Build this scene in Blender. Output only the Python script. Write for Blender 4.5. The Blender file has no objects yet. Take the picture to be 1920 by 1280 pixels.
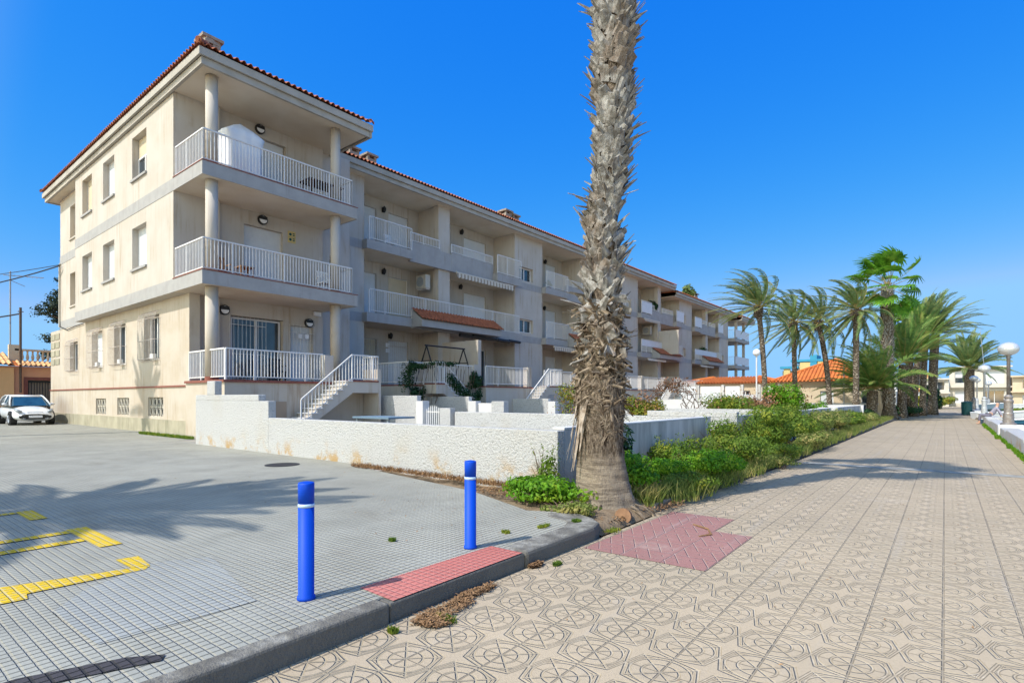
import bpy, math, random
from mathutils import Vector, Matrix, Euler
PI=math.pi; R=math.radians
rnd=random.Random(7)
scn=bpy.context.scene
COL=scn.collection
ALPHA=-0.013605            # the building stands 0.8 degrees off the promenade
SUN=Vector((-.225,-.80,1.0)).normalized()   # towards the sun
SX,SY=-SUN.x/SUN.z,-SUN.y/SUN.z             # shadow offset per metre of height

# ------------------------------------------------------------------ mesh builder
class MB:
    def __init__(s): s.v=[]; s.f=[]
    def quad(s,a,b,c,d):
        n=len(s.v); s.v+= [tuple(a),tuple(b),tuple(c),tuple(d)]; s.f.append((n,n+1,n+2,n+3)); return s
    def tri(s,a,b,c):
        n=len(s.v); s.v+= [tuple(a),tuple(b),tuple(c)]; s.f.append((n,n+1,n+2)); return s
    def box(s,x0,x1,y0,y1,z0,z1):
        if x0>x1:x0,x1=x1,x0
        if y0>y1:y0,y1=y1,y0
        n=len(s.v)
        s.v+=[(x0,y0,z0),(x1,y0,z0),(x1,y1,z0),(x0,y1,z0),(x0,y0,z1),(x1,y0,z1),(x1,y1,z1),(x0,y1,z1)]
        s.f+=[tuple(n+i for i in q) for q in ((0,3,2,1),(4,5,6,7),(0,1,5,4),(1,2,6,5),(2,3,7,6),(3,0,4,7))]
        return s
    def prism(s,poly,z0,z1):
        n=len(s.v);k=len(poly)
        for z in (z0,z1):
            for p in poly: s.v.append((p[0],p[1],z))
        s.f.append(tuple(n+k+i for i in range(k))); s.f.append(tuple(n+k-1-i for i in range(k)))
        for i in range(k):
            j=(i+1)%k; s.f.append((n+i,n+j,n+k+j,n+k+i))
        return s
    def xprism(s,poly,a,b,axis='y'):
        """poly of (p,z) extruded along axis from a to b"""
        n=len(s.v);k=len(poly)
        for t in (a,b):
            for p in poly: s.v.append((p[0],t,p[1]) if axis=='y' else (t,p[0],p[1]))
        s.f.append(tuple(n+i for i in range(k))); s.f.append(tuple(n+2*k-1-i for i in range(k)))
        for i in range(k):
            j=(i+1)%k; s.f.append((n+i,n+k+i,n+k+j,n+j))
        return s
    def tube(s,pts,r,n=8,cap=True,flat=1.0):
        pts=[Vector(p) for p in pts]; base=len(s.v); m=len(pts)
        up=None
        for i,p in enumerate(pts):
            d=(pts[min(i+1,m-1)]-pts[max(i-1,0)])
            if d.length<1e-9:d=Vector((0,0,1))
            d.normalize()
            if up is None: up=Vector((1,0,0)) if abs(d.x)<.8 else Vector((0,1,0))
            a=(up-d*up.dot(d)).normalized(); b=d.cross(a); up=a
            rr=r[i] if isinstance(r,(list,tuple)) else r
            for k in range(n):
                t=2*PI*k/n
                s.v.append(tuple(p+a*math.cos(t)*rr+b*math.sin(t)*rr*flat))
        for i in range(m-1):
            for k in range(n):
                k2=(k+1)%n
                s.f.append((base+i*n+k,base+i*n+k2,base+(i+1)*n+k2,base+(i+1)*n+k))
        if cap:
            s.f.append(tuple(base+n-1-k for k in range(n))); s.f.append(tuple(base+(m-1)*n+k for k in range(n)))
        return s
    def lathe(s,prof,cx=0,cy=0,n=20):
        base=len(s.v)
        for r,z in prof:
            for k in range(n):
                t=2*PI*k/n; s.v.append((cx+r*math.cos(t),cy+r*math.sin(t),z))
        for i in range(len(prof)-1):
            for k in range(n):
                k2=(k+1)%n
                s.f.append((base+i*n+k,base+i*n+k2,base+(i+1)*n+k2,base+(i+1)*n+k))
        s.f.append(tuple(base+n-1-k for k in range(n))); m=len(prof)-1
        s.f.append(tuple(base+m*n+k for k in range(n)))
        return s
    def wall(s,axis,c,u0,u1,z0,z1,holes,depth,out):
        """wall face at axis=c with rectangular holes (ua,ub,za,zb) whose reveals go in by depth; out = +-1 outward side"""
        us=sorted(set([u0,u1]+[h[0] for h in holes]+[h[1] for h in holes]))
        zs=sorted(set([z0,z1]+[h[2] for h in holes]+[h[3] for h in holes]))
        def P(u,z,k=0.0):
            cc=c-out*k
            return (cc,u,z) if axis=='x' else (u,cc,z)
        for i in range(len(us)-1):
            for j in range(len(zs)-1):
                um=(us[i]+us[i+1])/2; zm=(zs[j]+zs[j+1])/2
                if any(h[0]<um<h[1] and h[2]<zm<h[3] for h in holes): continue
                s.quad(P(us[i],zs[j]),P(us[i+1],zs[j]),P(us[i+1],zs[j+1]),P(us[i],zs[j+1]))
        for (a,b,q,w) in holes:
            s.quad(P(a,q),P(b,q),P(b,q,depth),P(a,q,depth)); s.quad(P(a,w),P(b,w),P(b,w,depth),P(a,w,depth))
            s.quad(P(a,q),P(a,w),P(a,w,depth),P(a,q,depth)); s.quad(P(b,q),P(b,w),P(b,w,depth),P(b,q,depth))
        return s
    def build(s,name,mat,parent=None,smooth=False,bevel=0,origin=None,ang=0):
        o0=origin if origin is not None else (ORG[parent.name] if parent is not None else (0,0,0))
        me=bpy.data.meshes.new(name)
        me.from_pydata([(x-o0[0],y-o0[1],z-o0[2]) for x,y,z in s.v],[],s.f)
        me.validate(); me.update()
        if smooth:
            for p in me.polygons: p.use_smooth=True
        me.materials.append(mat)
        o=bpy.data.objects.new(name,me); COL.objects.link(o)
        if parent is not None: o.parent=parent
        else:
            o.location=rotz(o0,ang); o.rotation_euler=(0,0,ang)
        ORG[o.name]=o0
        if bevel:
            b=o.modifiers.new('bevel','BEVEL'); b.width=bevel; b.segments=2; b.limit_method='ANGLE'
        return o
ORG={}
def rotz(p,a):
    c,q=math.cos(a),math.sin(a); return (p[0]*c-p[1]*q,p[0]*q+p[1]*c,p[2])
def tag(o,label=None,cat=None,group=None,kind=None):
    if label:o['label']=label
    if cat:o['category']=cat
    if group:o['group']=group
    if kind:o['kind']=kind
    return o
def thing(name,label,cat,loc,group=None,ang=0):
    o=bpy.data.objects.new(name,None); COL.objects.link(o); o.empty_display_size=.2
    o.location=rotz(loc,ang); o.rotation_euler=(0,0,ang); ORG[o.name]=tuple(loc)
    return tag(o,label,cat,group)
def copy_tree(o,parent=None):
    c=o.copy(); COL.objects.link(c); ORG[c.name]=ORG.get(o.name,(0,0,0))
    if parent is not None: c.parent=parent
    for ch in list(o.children): copy_tree(ch,c)
    return c

# ------------------------------------------------------------------ materials
class N:
    """tiny wrapper so that shader maths reads like maths"""
    def __init__(s,t,sock): s.t=t; s.s=sock
    def _m(s,op,*a):
        n=s.t.nodes.new('ShaderNodeMath'); n.operation=op
        for i,x in enumerate((s,)+a):
            if isinstance(x,N): s.t.links.new(x.s,n.inputs[i])
            else: n.inputs[i].default_value=x
        return N(s.t,n.outputs[0])
    def __add__(s,o): return s._m('ADD',o)
    def __sub__(s,o): return s._m('SUBTRACT',o)
    def __mul__(s,o): return s._m('MULTIPLY',o)
    def __truediv__(s,o): return s._m('DIVIDE',o)
    def abs(s): return s._m('ABSOLUTE')
    def rnd(s): return s._m('ROUND')
    def fl(s): return s._m('FLOOR')
    def mx(s,o): return s._m('MAXIMUM',o)
    def mn(s,o): return s._m('MINIMUM',o)
    def lt(s,o): return s._m('LESS_THAN',o)
    def gt(s,o): return s._m('GREATER_THAN',o)
    def sqrt(s): return s._m('SQRT')
    def map(s,a,b,c=0.,d=1.):
        n=s.t.nodes.new('ShaderNodeMapRange'); n.clamp=True; n.interpolation_type='SMOOTHSTEP'
        s.t.links.new(s.s,n.inputs['Value'])
        for k,x in zip(('From Min','From Max','To Min','To Max'),(a,b,c,d)): n.inputs[k].default_value=x
        return N(s.t,n.outputs['Result'])
def newmat(name,rough=.85,spec=.3,metal=0):
    m=bpy.data.materials.new(name); m.use_nodes=True; t=m.node_tree
    b=t.nodes['Principled BSDF']; b.inputs['Roughness'].default_value=rough
    b.inputs['Specular IOR Level'].default_value=spec; b.inputs['Metallic'].default_value=metal
    tc=t.nodes.new('ShaderNodeTexCoord')
    return m,t,b,N(t,tc.outputs['Object'])
def noise(t,co,scale,detail=4,rough=.55,vec=None):
    n=t.nodes.new('ShaderNodeTexNoise'); n.inputs['Scale'].default_value=scale
    n.inputs['Detail'].default_value=detail; n.inputs['Roughness'].default_value=rough
    if vec:
        mp=t.nodes.new('ShaderNodeMapping'); mp.inputs['Scale'].default_value=vec
        t.links.new(co.s,mp.inputs['Vector']); t.links.new(mp.outputs[0],n.inputs['Vector'])
    else: t.links.new(co.s,n.inputs['Vector'])
    return N(t,n.outputs['Fac'])
def mixc(t,f,a,b,blend='MIX'):
    n=t.nodes.new('ShaderNodeMix'); n.data_type='RGBA'; n.blend_type=blend
    if isinstance(f,N): t.links.new(f.s,n.inputs['Factor'])
    else: n.inputs['Factor'].default_value=f
    for k,x in (('A',a),('B',b)):
        i=[q for q in n.inputs if q.name==k and q.type=='RGBA'][0]
        if isinstance(x,N): t.links.new(x.s,i)
        else: i.default_value=(x[0],x[1],x[2],1)
    return N(t,[q for q in n.outputs if q.type=='RGBA'][0])
def bump(t,b,h,strength=.4,dist=.02):
    n=t.nodes.new('ShaderNodeBump'); n.inputs['Strength'].default_value=strength; n.inputs['Distance'].default_value=dist
    t.links.new(h.s,n.inputs['Height']); t.links.new(n.outputs[0],b.inputs['Normal'])
def xyz(t,co):
    n=t.nodes.new('ShaderNodeSeparateXYZ'); t.links.new(co.s,n.inputs[0])
    return [N(t,n.outputs[i]) for i in range(3)]
def setc(t,b,c): t.links.new(c.s,b.inputs['Base Color'])
def basic(name,c,var=.12,scale=6,rough=.8,spec=.3,metal=0,bmp=0,bscale=60,bdist=.01,c2=None,streak=0,streakc=(.25,.17,.1)):
    m,t,b,co=newmat(name,rough,spec,metal)
    c2=c2 or tuple(x*(1-var*2) for x in c)
    f=noise(t,co,scale).map(.3,.72)
    col=mixc(t,f,c,c2)
    if streak:
        s=noise(t,co,1,5,.65,(5.5,5.5,.35)).map(.47,.74)
        s2=noise(t,co,.55,4,.6).map(.38,.64)
        col=mixc(t,s*s2*streak,col,streakc)
    setc(t,b,col)
    if bmp: bump(t,b,noise(t,co,bscale,3),bmp,bdist)
    return m
M={}
M['stucco']=basic('beige_stucco',(.505,.46,.40),.06,.9,.9,.15,bmp=.35,bscale=45,bdist=.012,c2=(.47,.415,.345),streak=.8,streakc=(.33,.24,.15))
M['stucco2']=basic('warm_ground_stucco',(.50,.44,.36),.06,1.2,.9,.15,bmp=.35,bscale=45,bdist=.012,c2=(.46,.385,.295),streak=.9,streakc=(.34,.25,.17))
M['plinth']=basic('grey_plinth',(.40,.36,.26),.1,2,.9,.15,bmp=.3,bscale=30,streak=.9,streakc=(.16,.16,.09))
M['soffit']=basic('soffit',(.70,.62,.50),.05,.7,.9,.1,c2=(.62,.52,.39))
M['band']=basic('grey_band',(.37,.355,.335),.06,2.5,.85,.2,bmp=.25,bscale=70,streak=.35,streakc=(.2,.16,.13))
M['eave']=basic('eave_paint',(.42,.39,.34),.05,1.5,.85,.2,c2=(.35,.32,.27))
M['terracotta']=basic('terracotta_tile',(.40,.14,.07),.25,5,.8,.2,bmp=.3,bscale=20,c2=(.25,.085,.045))
M['orangetile']=basic('orange_tile',(.62,.20,.05),.12,1.5,.8,.2,bmp=.3,bscale=8,c2=(.5,.14,.04))
M['whitemetal']=basic('white_paint_metal',(.69,.67,.64),.04,8,.5,.4)
M['shutter']=basic('white_shutter',(.66,.67,.67),.03,4,.6,.3)
M['beigeshutter']=basic('cream_shutter',(.62,.52,.36),.03,4,.6,.3)
M['rust']=basic('weathered_grille_paint',(.62,.57,.52),.2,12,.7,.3,c2=(.48,.38,.31))
M['maroon']=basic('maroon_trim_tile',(.25,.075,.05),.15,9,.6,.35)
M['white']=basic('smooth_white_paint',(.64,.625,.60),.04,3,.8,.25,bmp=.15,bscale=30)
M['black']=basic('black_iron',(.02,.02,.02),.1,10,.5,.4)
M['darkwood']=basic('dark_wood',(.10,.05,.03),.2,14,.7,.3)
M['wood']=basic('brown_wood',(.30,.16,.08),.15,14,.7,.3)
M['chimney']=basic('chimney_stone',(.36,.30,.24),.15,6,.9,.1,bmp=.4,bscale=25)
M['cloth']=basic('white_cloth',(.80,.80,.80),.03,3,.85,.2)
M['grey']=basic('grey_metal',(.30,.32,.33),.08,6,.5,.5)
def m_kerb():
    m,t,b,co=newmat('painted_shade_kerb_concrete',.92,.12); x,y,z=xyz(t,co)
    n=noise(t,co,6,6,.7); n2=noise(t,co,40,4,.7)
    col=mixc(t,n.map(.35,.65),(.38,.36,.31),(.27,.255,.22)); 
    d=(z*-1.0+n*.05+.125).map(0,.02); col=mixc(t,d*.85,col,(.12,.11,.095)); col=mixc(t,n2.map(.35,.7)*.35,col,(.16,.15,.12))  # darker below the top edge: shade of the kerb face put into the colour
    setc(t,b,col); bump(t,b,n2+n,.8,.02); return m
M['kerb']=m_kerb()
M['concrete']=basic('kerb_concrete',(.37,.36,.315),.1,5,.9,.15,bmp=.6,bscale=50,bdist=.012,c2=(.21,.20,.17))
M['soil']=basic('dry_soil',(.26,.19,.12),.2,6,.95,.1,bmp=.7,bscale=40,bdist=.03)
M['land']=basic('pale_ground',(.34,.31,.26),.15,1,.95,.1,bmp=.3,bscale=8)
M['sand']=basic('grey_sand',(.33,.30,.24),.1,.6,.95,.1,bmp=.3,bscale=10,c2=(.27,.255,.20))
M['dryleaf']=basic('dry_leaf',(.34,.20,.10),.3,25,.9,.1,c2=(.16,.09,.045))
M['globe']=basic('pearl_glass_globe',(.62,.63,.62),.04,3,.22,.6,metal=.35)
M['lamppost']=basic('lamp_post_paint',(.30,.28,.26),.12,9,.5,.5,metal=.4,c2=(.22,.17,.14))
M['lampgrey']=basic('lamp_post_pale_paint',(.46,.47,.47),.08,9,.5,.5,metal=.3)
M['pinkhouse']=basic('salmon_render',(.66,.31,.18),.06,.8,.9,.15,c2=(.72,.38,.2))
M['orangehouse']=basic('ochre_render',(.76,.44,.2),.06,.8,.9,.15)
M['creamhouse']=basic('cream_render',(.60,.50,.35),.05,.8,.9,.15,c2=(.55,.43,.29))
M['tanhouse']=basic('tan_render',(.40,.30,.21),.06,.8,.9,.15)
M['palebeige']=basic('pale_beige_render',(.58,.53,.44),.05,.8,.9,.15)
M['teal']=basic('teal_paint',(.04,.28,.42),.08,1,.7,.3)
M['yellowpanel']=basic('yellow_panel',(.62,.48,.20),.05,1,.8,.2)
M['binpaint']=basic('dark_green_bin',(.02,.09,.09),.1,6,.6,.3)
M['acbeige']=basic('aged_white_plastic',(.52,.48,.40),.06,4,.6,.3)
M['canvas']=basic('cream_canvas',(.62,.56,.46),.05,3,.9,.1)
M['skin']=basic('skin',(.55,.32,.22),.05,9,.6,.3)
M['jacket']=basic('grey_jacket',(.24,.23,.29),.1,20,.9,.1,c2=(.36,.33,.38))
M['trousers']=basic('grey_trousers',(.17,.16,.20),.1,20,.9,.1)
M['hair']=basic('dark_hair',(.04,.03,.025),.1,30,.8,.2)
M['boatwhite']=basic('boat_white',(.70,.71,.72),.04,2,.4,.5)
M['boatblue']=basic('boat_blue',(.02,.13,.22),.06,2,.4,.5)
M['boatgrey']=basic('boat_slate_cover',(.15,.22,.28),.08,3,.8,.2)
M['orange']=basic('orange_plastic',(.7,.16,.03),.05,3,.5,.4)
M['tyre']=basic('tyre_rubber',(.02,.02,.02),.1,20,.85,.2)
M['rim']=basic('wheel_alloy',(.42,.43,.45),.05,10,.35,.5,metal=.7)
M['cable']=basic('cable',(.03,.03,.035),.1,10,.7,.2)
M['mortar']=basic('render_white_wall',(.70,.69,.66),.05,2,.9,.1,bmp=.3,bscale=50)

def m_awning():
    m,t,b,co=newmat('striped_awning',.9,.1); x,y,z=xyz(t,co)
    f=(y/.28); f=(f-f.fl()).map(.48,.52); setc(t,b,mixc(t,f,(.60,.54,.44),(.33,.27,.21))); return m
M['awning']=m_awning()
def m_glass(name,c,rough=.06,rc=.0):
    m,t,b,co=newmat(name,rough,.9); setc(t,b,mixc(t,noise(t,co,1.2,3).map(.35,.65),c,tuple(x*.55 for x in c))); return m
M['glass']=m_glass('window_glass',(.035,.055,.075))
M['carglass']=m_glass('windscreen_glass',(.02,.07,.11),.04)
def m_paint(name,c,coat=.7):
    m,t,b,co=newmat(name,.35,.5); setc(t,b,mixc(t,noise(t,co,3,4).map(.4,.7),c,tuple(x*.88 for x in c)))
    b.inputs['Coat Weight'].default_value=coat; b.inputs['Coat Roughness'].default_value=.08; return m
M['carwhite']=m_paint('white_car_paint',(.70,.71,.71)); M['carblue']=m_paint('navy_car_paint',(.02,.035,.09))
M['lens']=m_paint('headlamp_lens',(.28,.30,.31),1)
M['blue']=basic('blue_bollard_paint',(.0,.058,.50),.03,4,.55,.25)
M['reflective']=m_paint('reflective_band',(.50,.66,.80),.1)

def m_roughwall(name,tint=(.57,.56,.54),amt=1.0):
    m,t,b,co=newmat(name,.9,.1)
    n1=noise(t,co,25,5,.7); n2=noise(t,co,1.1,4).map(.48,.75); x,y,z=xyz(t,co)
    col=mixc(t,n1.map(.28,.5),(.31,.305,.29),tint)
    col=mixc(t,n2*.28,col,(.52,.47,.38))
    low=(z*-1.0+.55).map(0,.55)*noise(t,co,2.2,5,.7).map(.50,.64)
    col=mixc(t,low*.9,col,(.50,.31,.11))
    setc(t,b,col); bump(t,b,n1+noise(t,co,70,2)*.35,1.0*amt,.055); return m
M['roughwhite']=m_roughwall('rough_white_roughcast')
def m_weathered():
    m,t,b,co=newmat('weathered_grey_wall',.9,.1)
    s=noise(t,co,1,6,.65,(3,3,.5)).map(.35,.7)
    setc(t,b,mixc(t,s,(.60,.57,.53),(.34,.325,.30))); bump(t,b,noise(t,co,30,5,.6),.4,.02); return m
M['weathered']=m_weathered()

def m_promenade(name,c1,c2,dirt,red=False):
    m,t,b,co=newmat(name,.85,.15); x,y,z=xyz(t,co)
    u=(x+2.41)/.4; v=(y-2.10)/.37
    fu=(u-u.rnd()).abs(); fv=(v-v.rnd()).abs()
    cell=noise(t,co,2.5,2,vec=(1,1,0))
    wn=t.nodes.new('ShaderNodeTexWhiteNoise'); wn.noise_dimensions='2D'
    cb=t.nodes.new('ShaderNodeCombineXYZ'); t.links.new(u.fl().s,cb.inputs[0]); t.links.new(v.fl().s,cb.inputs[1]); t.links.new(cb.outputs[0],wn.inputs['Vector'])
    tile=N(t,wn.outputs['Value'])
    def g(d,w): return d.map(w*.35,w*1.25,1,0)
    if not red:
        r=(fu*fu+fv*fv).sqrt(); A=fu.mx(fv); B=fu.mn(fv)
        rings=g((r-.25).abs(),.021).mx(g((r-.415).abs(),.021))
        diag=g((A-B)*.707,.02)*r.lt(.555)
        e=(A-.5)*.965+B*.263
        edge=g(e.abs(),.022)
        e2=g(((A-.44)*.965+B*.263).abs(),.014)*r.gt(.43)
        fine=g(((A-.36)*.965+B*.5).abs(),.012)*r.gt(.45)
        pat=rings.mx(diag).mx(edge).mx(e2*.8).mx(fine*.6)
        seam=g(fu,.018).mx(g(fv,.011)*.85)
    else:
        p=(u*3+v*1.5); q=(v*3.0)
        a1=(p-p.rnd()).abs(); q1=(q-q.rnd()).abs()
        sel=((u*3).fl()*.5); sel=(sel-sel.fl()).gt(.2)
        pat=g(a1,.07)*sel.mx(q1.lt(.18))
        pat=pat.mx(g(q1,.05)*(noise(t,co,9,2).gt(.5))); seam=g(fu,.02).mx(g(fv,.02))
    wear=noise(t,co,3.2,5,.65).map(.30,.62)*noise(t,co,.8,4,.6).map(.30,.62,.25,1)
    big=noise(t,co,.55,4).map(.3,.7)
    col=mixc(t,big,c1,c2)
    col=mixc(t,tile.map(0,1)*.22,col,tuple(k*.72 for k in c1))
    col=mixc(t,noise(t,co,55,3).map(.35,.75)*.35,col,tuple(k*.72 for k in c2))
    col=mixc(t,noise(t,co,1,4,.6,vec=(6,.25,1)).map(.55,.75)*.22,col,(.42,.40,.37))
    if red: col=mixc(t,pat*.7,col,dirt)
    else:
        tread=(x+noise(t,co,.9,3)*1.2).map(-1.9,-.1,1,.30)      # the middle of the path is worn smoother
        lite=noise(t,co,1,4,.7,vec=(5,9,1)).map(.45,.62)
        col=mixc(t,pat*lite*(tread*-1.0+1.25)*.5,col,(.66,.55,.40))
        col=mixc(t,pat*(wear*.50+.04)*tread,col,dirt)
    col=mixc(t,seam*(wear*.45+.28),col,(.19,.165,.13) if not red else (.42,.30,.27))
    col=mixc(t,noise(t,co,1.3,6,.75).map(.56,.74)*.45,col,(.24,.205,.165))
    col=mixc(t,noise(t,co,.7,5,.7,vec=(1,1,0)).map(.58,.72)*.3,col,(.50,.44,.36))
    col=mixc(t,noise(t,co,17,4,.75).map(.66,.76)*.55,col,(.10,.085,.07))
    setc(t,b,col)
    h=(pat.mx(seam))*-1.0+noise(t,co,120,2)*.25
    bump(t,b,h,.9,.014); return m
M['promenade']=m_promenade('patterned_cream_tiles',(.49,.39,.265),(.43,.345,.235),(.22,.205,.155))
M['redpave']=m_promenade('pink_red_tiles',(.38,.20,.17),(.31,.155,.135),(.45,.31,.26),True)

def grid_mask(t,co,sx=.06,sy=.06):
    x,y,z=xyz(t,co)
    wob=(noise(t,co,6,2)-.5)*.006
    fx=((x+wob)/sx); fy=((y+wob)/sy)
    dx=(fx-fx.rnd()).abs()*sx; dy=(fy-fy.rnd()).abs()*sy
    return dx.map(.0028,.0065,1,0),dy.map(.004,.0095,1,0)      # joints running along y (thin), along x (thick)
def m_plaza(name,c1,c2,thin,thick,mark=False):
    m,t,b,co=newmat(name,.85,.15); gx,gy=grid_mask(t,co)
    big=noise(t,co,.35,5,.6).map(.34,.68); mid=noise(t,co,1.6,5,.65).map(.4,.7)
    col=mixc(t,big,c1,c2); col=mixc(t,mid*.5,col,tuple(k*.72 for k in c2))
    col=mixc(t,noise(t,co,90,2).map(.35,.7)*.35,col,tuple(k*.7 for k in c1))
    if not mark:
        x,y,z=xyz(t,co)
        oil=noise(t,co,.9,5,.6,vec=(.35,1,1)).map(.60,.75)
        col=mixc(t,oil*.6,col,(.21,.19,.15))
        fx=(x/.96); fy=(y/.96); sl=((fx-fx.rnd()).abs()*.96).map(.003,.009,1,0).mx(((fy-fy.rnd()).abs()*.96).map(.003,.009,1,0))
        col=mixc(t,sl*.35,col,(.52,.46,.38))
    wx=noise(t,co,2.2,3).map(.3,.6)
    col=mixc(t,gy*(wx*.4+.35),col,thick); col=mixc(t,gx*(wx*.5+.45),col,thin)  # joints along x painted cream as if sunlit, along y dark as shade
    if mark and name=='yellow_road_paint': col=mixc(t,noise(t,co,30,5,.75).map(.50,.62)*.55,col,(.36,.35,.29))
    setc(t,b,col)
    bump(t,b,gx.mx(gy)*-1.0+noise(t,co,150,2)*.15,.9,.012); return m
M['plaza']=m_plaza('gridded_grey_paving',(.39,.38,.32),(.315,.31,.265),(.09,.085,.07),(.40,.36,.27))
M['bluepatch']=m_plaza('bluish_grey_paving',(.325,.335,.315),(.355,.36,.33),(.12,.115,.10),(.42,.38,.29),True)
M['redpad']=m_plaza('red_dimpled_paving',(.50,.155,.125),(.57,.20,.165),(.30,.09,.08),(.52,.27,.23),True)
M['yellow']=m_plaza('yellow_road_paint',(.74,.50,.010),(.68,.44,.010),(.36,.26,.06),(.55,.48,.30),True)
M['tar']=m_plaza('dark_tar_mark',(.055,.05,.055),(.07,.065,.07),(.02,.02,.02),(.03,.03,.03),True)

def m_leaf(name,dark,light,yel,scale=9,ysc=2.2,trans=.35,yamt=.8):
    m,t,b,co=newmat(name,.6,.25)
    f=noise(t,co,scale,3,.7).map(.32,.68); col=mixc(t,f,dark,light)
    y=noise(t,co,ysc,4,.7).map(.48,.68); col=mixc(t,y*yamt,col,yel); setc(t,b,col)
    tr=t.nodes.new('ShaderNodeBsdfTranslucent'); t.links.new(col.s,tr.inputs['Color'])
    mx=t.nodes.new('ShaderNodeMixShader'); mx.inputs[0].default_value=trans
    out=[n for n in t.nodes if n.type=='OUTPUT_MATERIAL'][0]
    t.links.new(b.outputs[0],mx.inputs[1]); t.links.new(tr.outputs[0],mx.inputs[2]); t.links.new(mx.outputs[0],out.inputs['Surface'])
    return m
M['leafbright']=m_leaf('bright_weed_leaf',(.05,.16,.010),(.18,.40,.015),(.36,.45,.03),14,3,.45)
M['leafmid']=m_leaf('shrub_leaf',(.06,.12,.015),(.20,.30,.03),(.44,.42,.05),14,3,.45)
M['leafdark']=m_leaf('dark_leaf',(.012,.04,.014),(.03,.09,.025),(.06,.12,.03),12,2)
M['leafyellow']=m_leaf('yellow_green_leaf',(.10,.15,.02),(.25,.29,.03),(.50,.25,.03),10,2.5)
M['leafgrass']=m_leaf('seeding_grass',(.10,.16,.03),(.28,.32,.07),(.52,.40,.15),18,2,.45)
M['frond']=m_leaf('date_palm_frond',(.07,.13,.045),(.21,.29,.09),(.42,.40,.12),3,1.1,.4,.6)
M['frondyoung']=m_leaf('young_palm_frond',(.08,.17,.035),(.24,.37,.08),(.42,.44,.10),3,1.1,.45,.7)
M['fan']=m_leaf('fan_palm_leaf',(.05,.16,.012),(.18,.40,.03),(.28,.36,.05),3,1.2,.4,.6)
M['redleaf']=m_leaf('reddish_dry_leaf',(.20,.09,.05),(.33,.17,.08),(.42,.26,.12),10,3,.2)
M['rachis']=basic('palm_rachis',(.38,.30,.10),.2,8,.6,.3)
M['conifer']=m_leaf('dark_conifer',(.012,.028,.018),(.035,.06,.03),(.05,.07,.03),4,1,.15,.4)
M['bark']=basic('tree_bark',(.16,.11,.08),.2,14,.95,.1,bmp=.6,bscale=30)
def m_palmtrunk():
    m,t,b,co=newmat('palm_trunk_base',.95,.1); x,y,z=xyz(t,co)
    rings=noise(t,co,1,5,.7,(2.5,2.5,20)); fib=noise(t,co,1,6,.75,(26,26,7))
    col=mixc(t,rings.map(.35,.65),(.36,.29,.21),(.17,.135,.10))
    up=(z+noise(t,co,3,3)*.5).map(.72,1.12)
    fcol=mixc(t,fib.map(.38,.62),(.035,.022,.014),(.27,.21,.15))
    setc(t,b,mixc(t,up,col,fcol)); bump(t,b,rings*.6+fib,.9,.05); return m
M['palmbase']=m_palmtrunk()
def m_boot():
    m,t,b,co=newmat('weathered_leaf_base',.9,.15)
    f=noise(t,co,9,4,.7).map(.33,.66); g=noise(t,co,1,4,.6,(40,40,6)).map(.4,.7); w=noise(t,co,1.5,3).map(.5,.62)
    col=mixc(t,f,(.43,.41,.37),(.16,.145,.125)); col=mixc(t,g*.45,col,(.17,.13,.10)); col=mixc(t,w*.45,col,(.20,.13,.08))
    setc(t,b,col); bump(t,b,g,.5,.01); return m
M['boot']=m_boot()
M['husk']=basic('grey_brown_husk',(.40,.33,.26),.2,9,.9,.1,c2=(.18,.13,.09),bmp=.4,bscale=40)
M['husk2']=basic('brown_husk',(.30,.235,.165),.2,9,.9,.1,c2=(.085,.058,.038),bmp=.4,bscale=40)
def m_datetrunk():
    m,t,b,co=newmat('date_palm_bark',.95,.1)
    vo=t.nodes.new('ShaderNodeTexVoronoi'); vo.inputs['Scale'].default_value=7
    mp=t.nodes.new('ShaderNodeMapping'); mp.inputs['Scale'].default_value=(1,1,1.3); t.links.new(co.s,mp.inputs['Vector']); t.links.new(mp.outputs[0],vo.inputs['Vector'])
    d=N(t,vo.outputs['Distance']).map(.1,.6)
    setc(t,b,mixc(t,d,(.38,.32,.25),(.11,.085,.06))); bump(t,b,d*-1.0,.9,.08); return m
M['datetrunk']=m_datetrunk()

# ------------------------------------------------------------------ ground
def S(mb,name,mat,bevel=0,kind='structure',label=None):
    o=mb.build(name,mat,bevel=bevel); o['kind']=kind
    if label:o['label']=label
    return o
S(MB().quad((-600,-300,-.32),(600,-300,-.32),(600,900,-.32),(-600,900,-.32)),'ground',M['land'])
S(MB().box(1.4,260,-20,260,-.31,-.10),'beach',M['sand'])
pm=MB()
pm.box(-2.87,1.9,-25,6.6,-.3,0); pm.prism([(-2.96,6.6),(1.9,6.6),(2.9,95),(2.9,170),(-2.2,170),(-2.2,95),(-2.62,35),(-2.72,14)],-.3,0)
S(pm,'promenade',M['promenade'])
bed=[(-2.99,5.3),(-3.35,5.6),(-3.95,5.33),(-5.4,5.95),(-9.3,6.72),(-9.3,6.95)]
pl=[(-90,-40),(-2.99,-40),(-2.99,5.15)]+bed[1:5]+[(-9.4,6.95),(-19,7.2),(-19,9.5),(-90,9.5)]
S(MB().prism(pl,-.3,.13),'plaza',M['plaza'])
S(MB().box(-120,-38.6,9.5,60,-.3,.126),'side_street',M['plaza'])
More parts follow.
